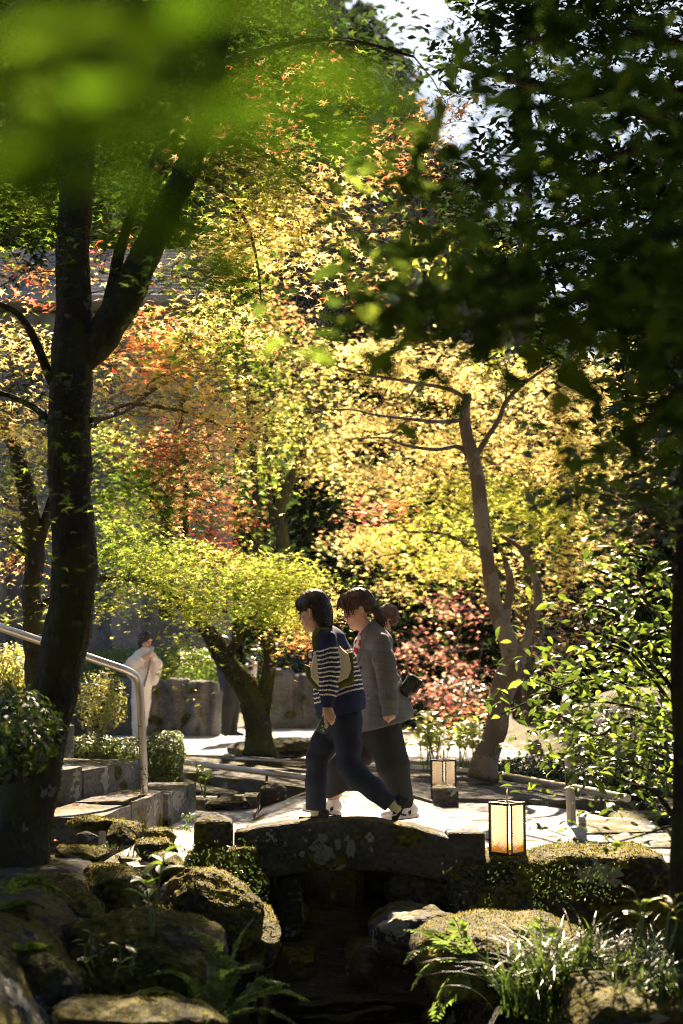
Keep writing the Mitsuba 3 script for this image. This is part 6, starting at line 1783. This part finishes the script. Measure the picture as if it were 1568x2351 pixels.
grass('grass_clump', 'arching long-bladed grass between the boulders at the bottom right', [(1230, 2330, 6.2, .07), (1330, 2280, 6.3, .10), (1290, 2300, 6.2, .08)], 300, 1, .42, pal='grass')
grass('dark_grass', 'dark mondo grass carpet at the right under the slender trunk', [(1400, 2270, 6.3, .16), (1510, 2260, 6.1, .14), (1480, 2230, 6.5, .18), (1560, 2300, 5.7, .1)], 800, 2, .24, .0045, 'grass')
grass('bank_grass', 'short grass tufts along the steps and path edges', [(430, 1905, 9.0, .03), (300, 1965, 8.2, .06), (250, 1950, 8.4, .06), (440, 1880, 9.6, .03)], 160, 3, .045, .003, 'grass')

# ivy on the shaded stones, fallen leaves
def scatter(name, label, patches, n, size, pal, kind, cat_, seed, mat='m_gloss', up=.3):
    r = np.random.default_rng(seed + 1100)
    P, N = [], []
    for u, v, d, ru, rv in patches:
        m = n // len(patches)
        x, y = r.uniform(-1, 1, m), r.uniform(-1, 1, m)
        P.append(np.array([W(u + a * ru, v + b * rv, d) for a, b in zip(x, y)]) + r.standard_normal((m, 3)) * .02)
        N.append(np.array([0, -1.0, up]) + .5 * r.standard_normal((m, 3)))
    P, N = np.vstack(P), np.vstack(N)
    A = r.standard_normal(P.shape) + [0, 0, -.8]
    (v, f), c = leaves(P, N, A, size * r.uniform(.6, 1.2, len(P)), kind, pick_colors(len(P), *PAL[pal], r=r))
    return single(name, label, cat_, (v, f), mat, color=c, kind='stuff')


scatter('ivy', 'small creeping ivy leaves on the shaded stones beside the bridge', [(500, 1985, 8.48, 85, 50), (540, 2060, 8.40, 65, 55), (1060, 2060, 8.62, 50, 70), (1180, 2050, 8.36, 60, 60), (1330, 2030, 8.36, 90, 50), (660, 1960, 8.76, 90, 34)], 1400, .012, 'ivy', 'small', 'ivy', 1)


def on_ground(rows, n, r):
    out = []
    for x0, x1, y0, y1, z in rows:
        m = n // len(rows)
        out.append(np.stack([r.uniform(x0, x1, m), r.uniform(y0, y1, m), np.full(m, z)], 1))
    return np.vstack(out)


P = on_ground([(-2.1, -1.35, 9.3, 11.4, .305), (-1.9, -1.3, 8.2, 9.0, .16), (-.7, .7, 9.2, 12, .215), (.8, 2.0, 8.9, 12, .05), (-1.3, -.8, 8.8, 12, .05), (-.2, 2.0, 13, 15, .09)], 150, r)
P[:, 2] += .012 * r.random(len(P))
(v, f), c = leaves(P, np.array([0, 0, 1.0]) + .35 * r.standard_normal(P.shape), r.standard_normal(P.shape) * [1, 1, .2], r.uniform(.014, .026, len(P)), 'star', pick_colors(len(P), ORANGE + RED[:2] + [(.30, .20, .10)], [2, 2, 2, 2, 2, 2, 3], r=r))
single('fallen_leaves', 'small fallen maple leaves scattered over the paving and steps', 'leaves', (v, f), 'm_leaf', color=c, kind='stuff')

# trees standing round the camera, which keep the near bank in shade
for k, (x, y, h, sp) in enumerate([(-5.5, -1.5, 10, 3.6), (-1.5, -5.5, 11, 3.8), (3.5, -4.5, 10, 3.6), (6.5, .5, 10, 3.6), (-8, 4.0, 9, 3.2), (8.5, 6.0, 9, 3.0), (0.5, -11, 12, 4), (-9, -7, 12, 4), (9, -8, 12, 4), (-5.0, 2.6, 9, 2.8), (4.6, 2.4, 9, 2.8), (-3.6, -1.2, 9, 2.4)]):
    r = np.random.default_rng(80 + k)
    t = thing('evergreen_tree', 'dark evergreen tree standing round the shaded viewpoint', 'tree', 'evergreen trees round the viewpoint')
    part(t, 'trunk', tube(spline([[x, y, -.6, .22], [x + .1, y, h * .5, .16], [x, y, h * .95, .04]], .4), sides=12, rough=.1, seed=k), 'm_bark', smooth=True)
    n = 4200
    q = unit(r.standard_normal((n, 3))) * (r.random((n, 1)) ** .4)
    P = np.array([x, y, h * .56]) + q * [sp, sp, h * .46]
    (v, f), c = leaves(P, q + .8 * r.standard_normal((n, 3)), r.standard_normal((n, 3)), r.uniform(.14, .3, n), 'far', pick_colors(n, *PAL['dark'], r=r))
    part(t, 'crown', (v, f), 'm_needle', color=c, stuff=True)

# ------------------------------------------------------------------ the thin blue air that veils the hill
scene['haze_air'] = {'type': 'homogeneous', 'albedo': V3((.90, .94, .97)), 'sigma_t': .00014}
scene['haze'] = {'type': 'cube', 'to_world': T().translate([0, 245, 53]).scale([310, 380, 56.5]), 'bsdf': {'type': 'null'}, 'interior': {'type': 'ref', 'id': 'haze_air'}}
labels['haze'] = {'label': 'thin bluish autumn haze veiling the far wooded hill', 'category': 'haze', 'kind': 'stuff'}
scene['camera']['medium'] = {'type': 'ref', 'id': 'haze_air'}
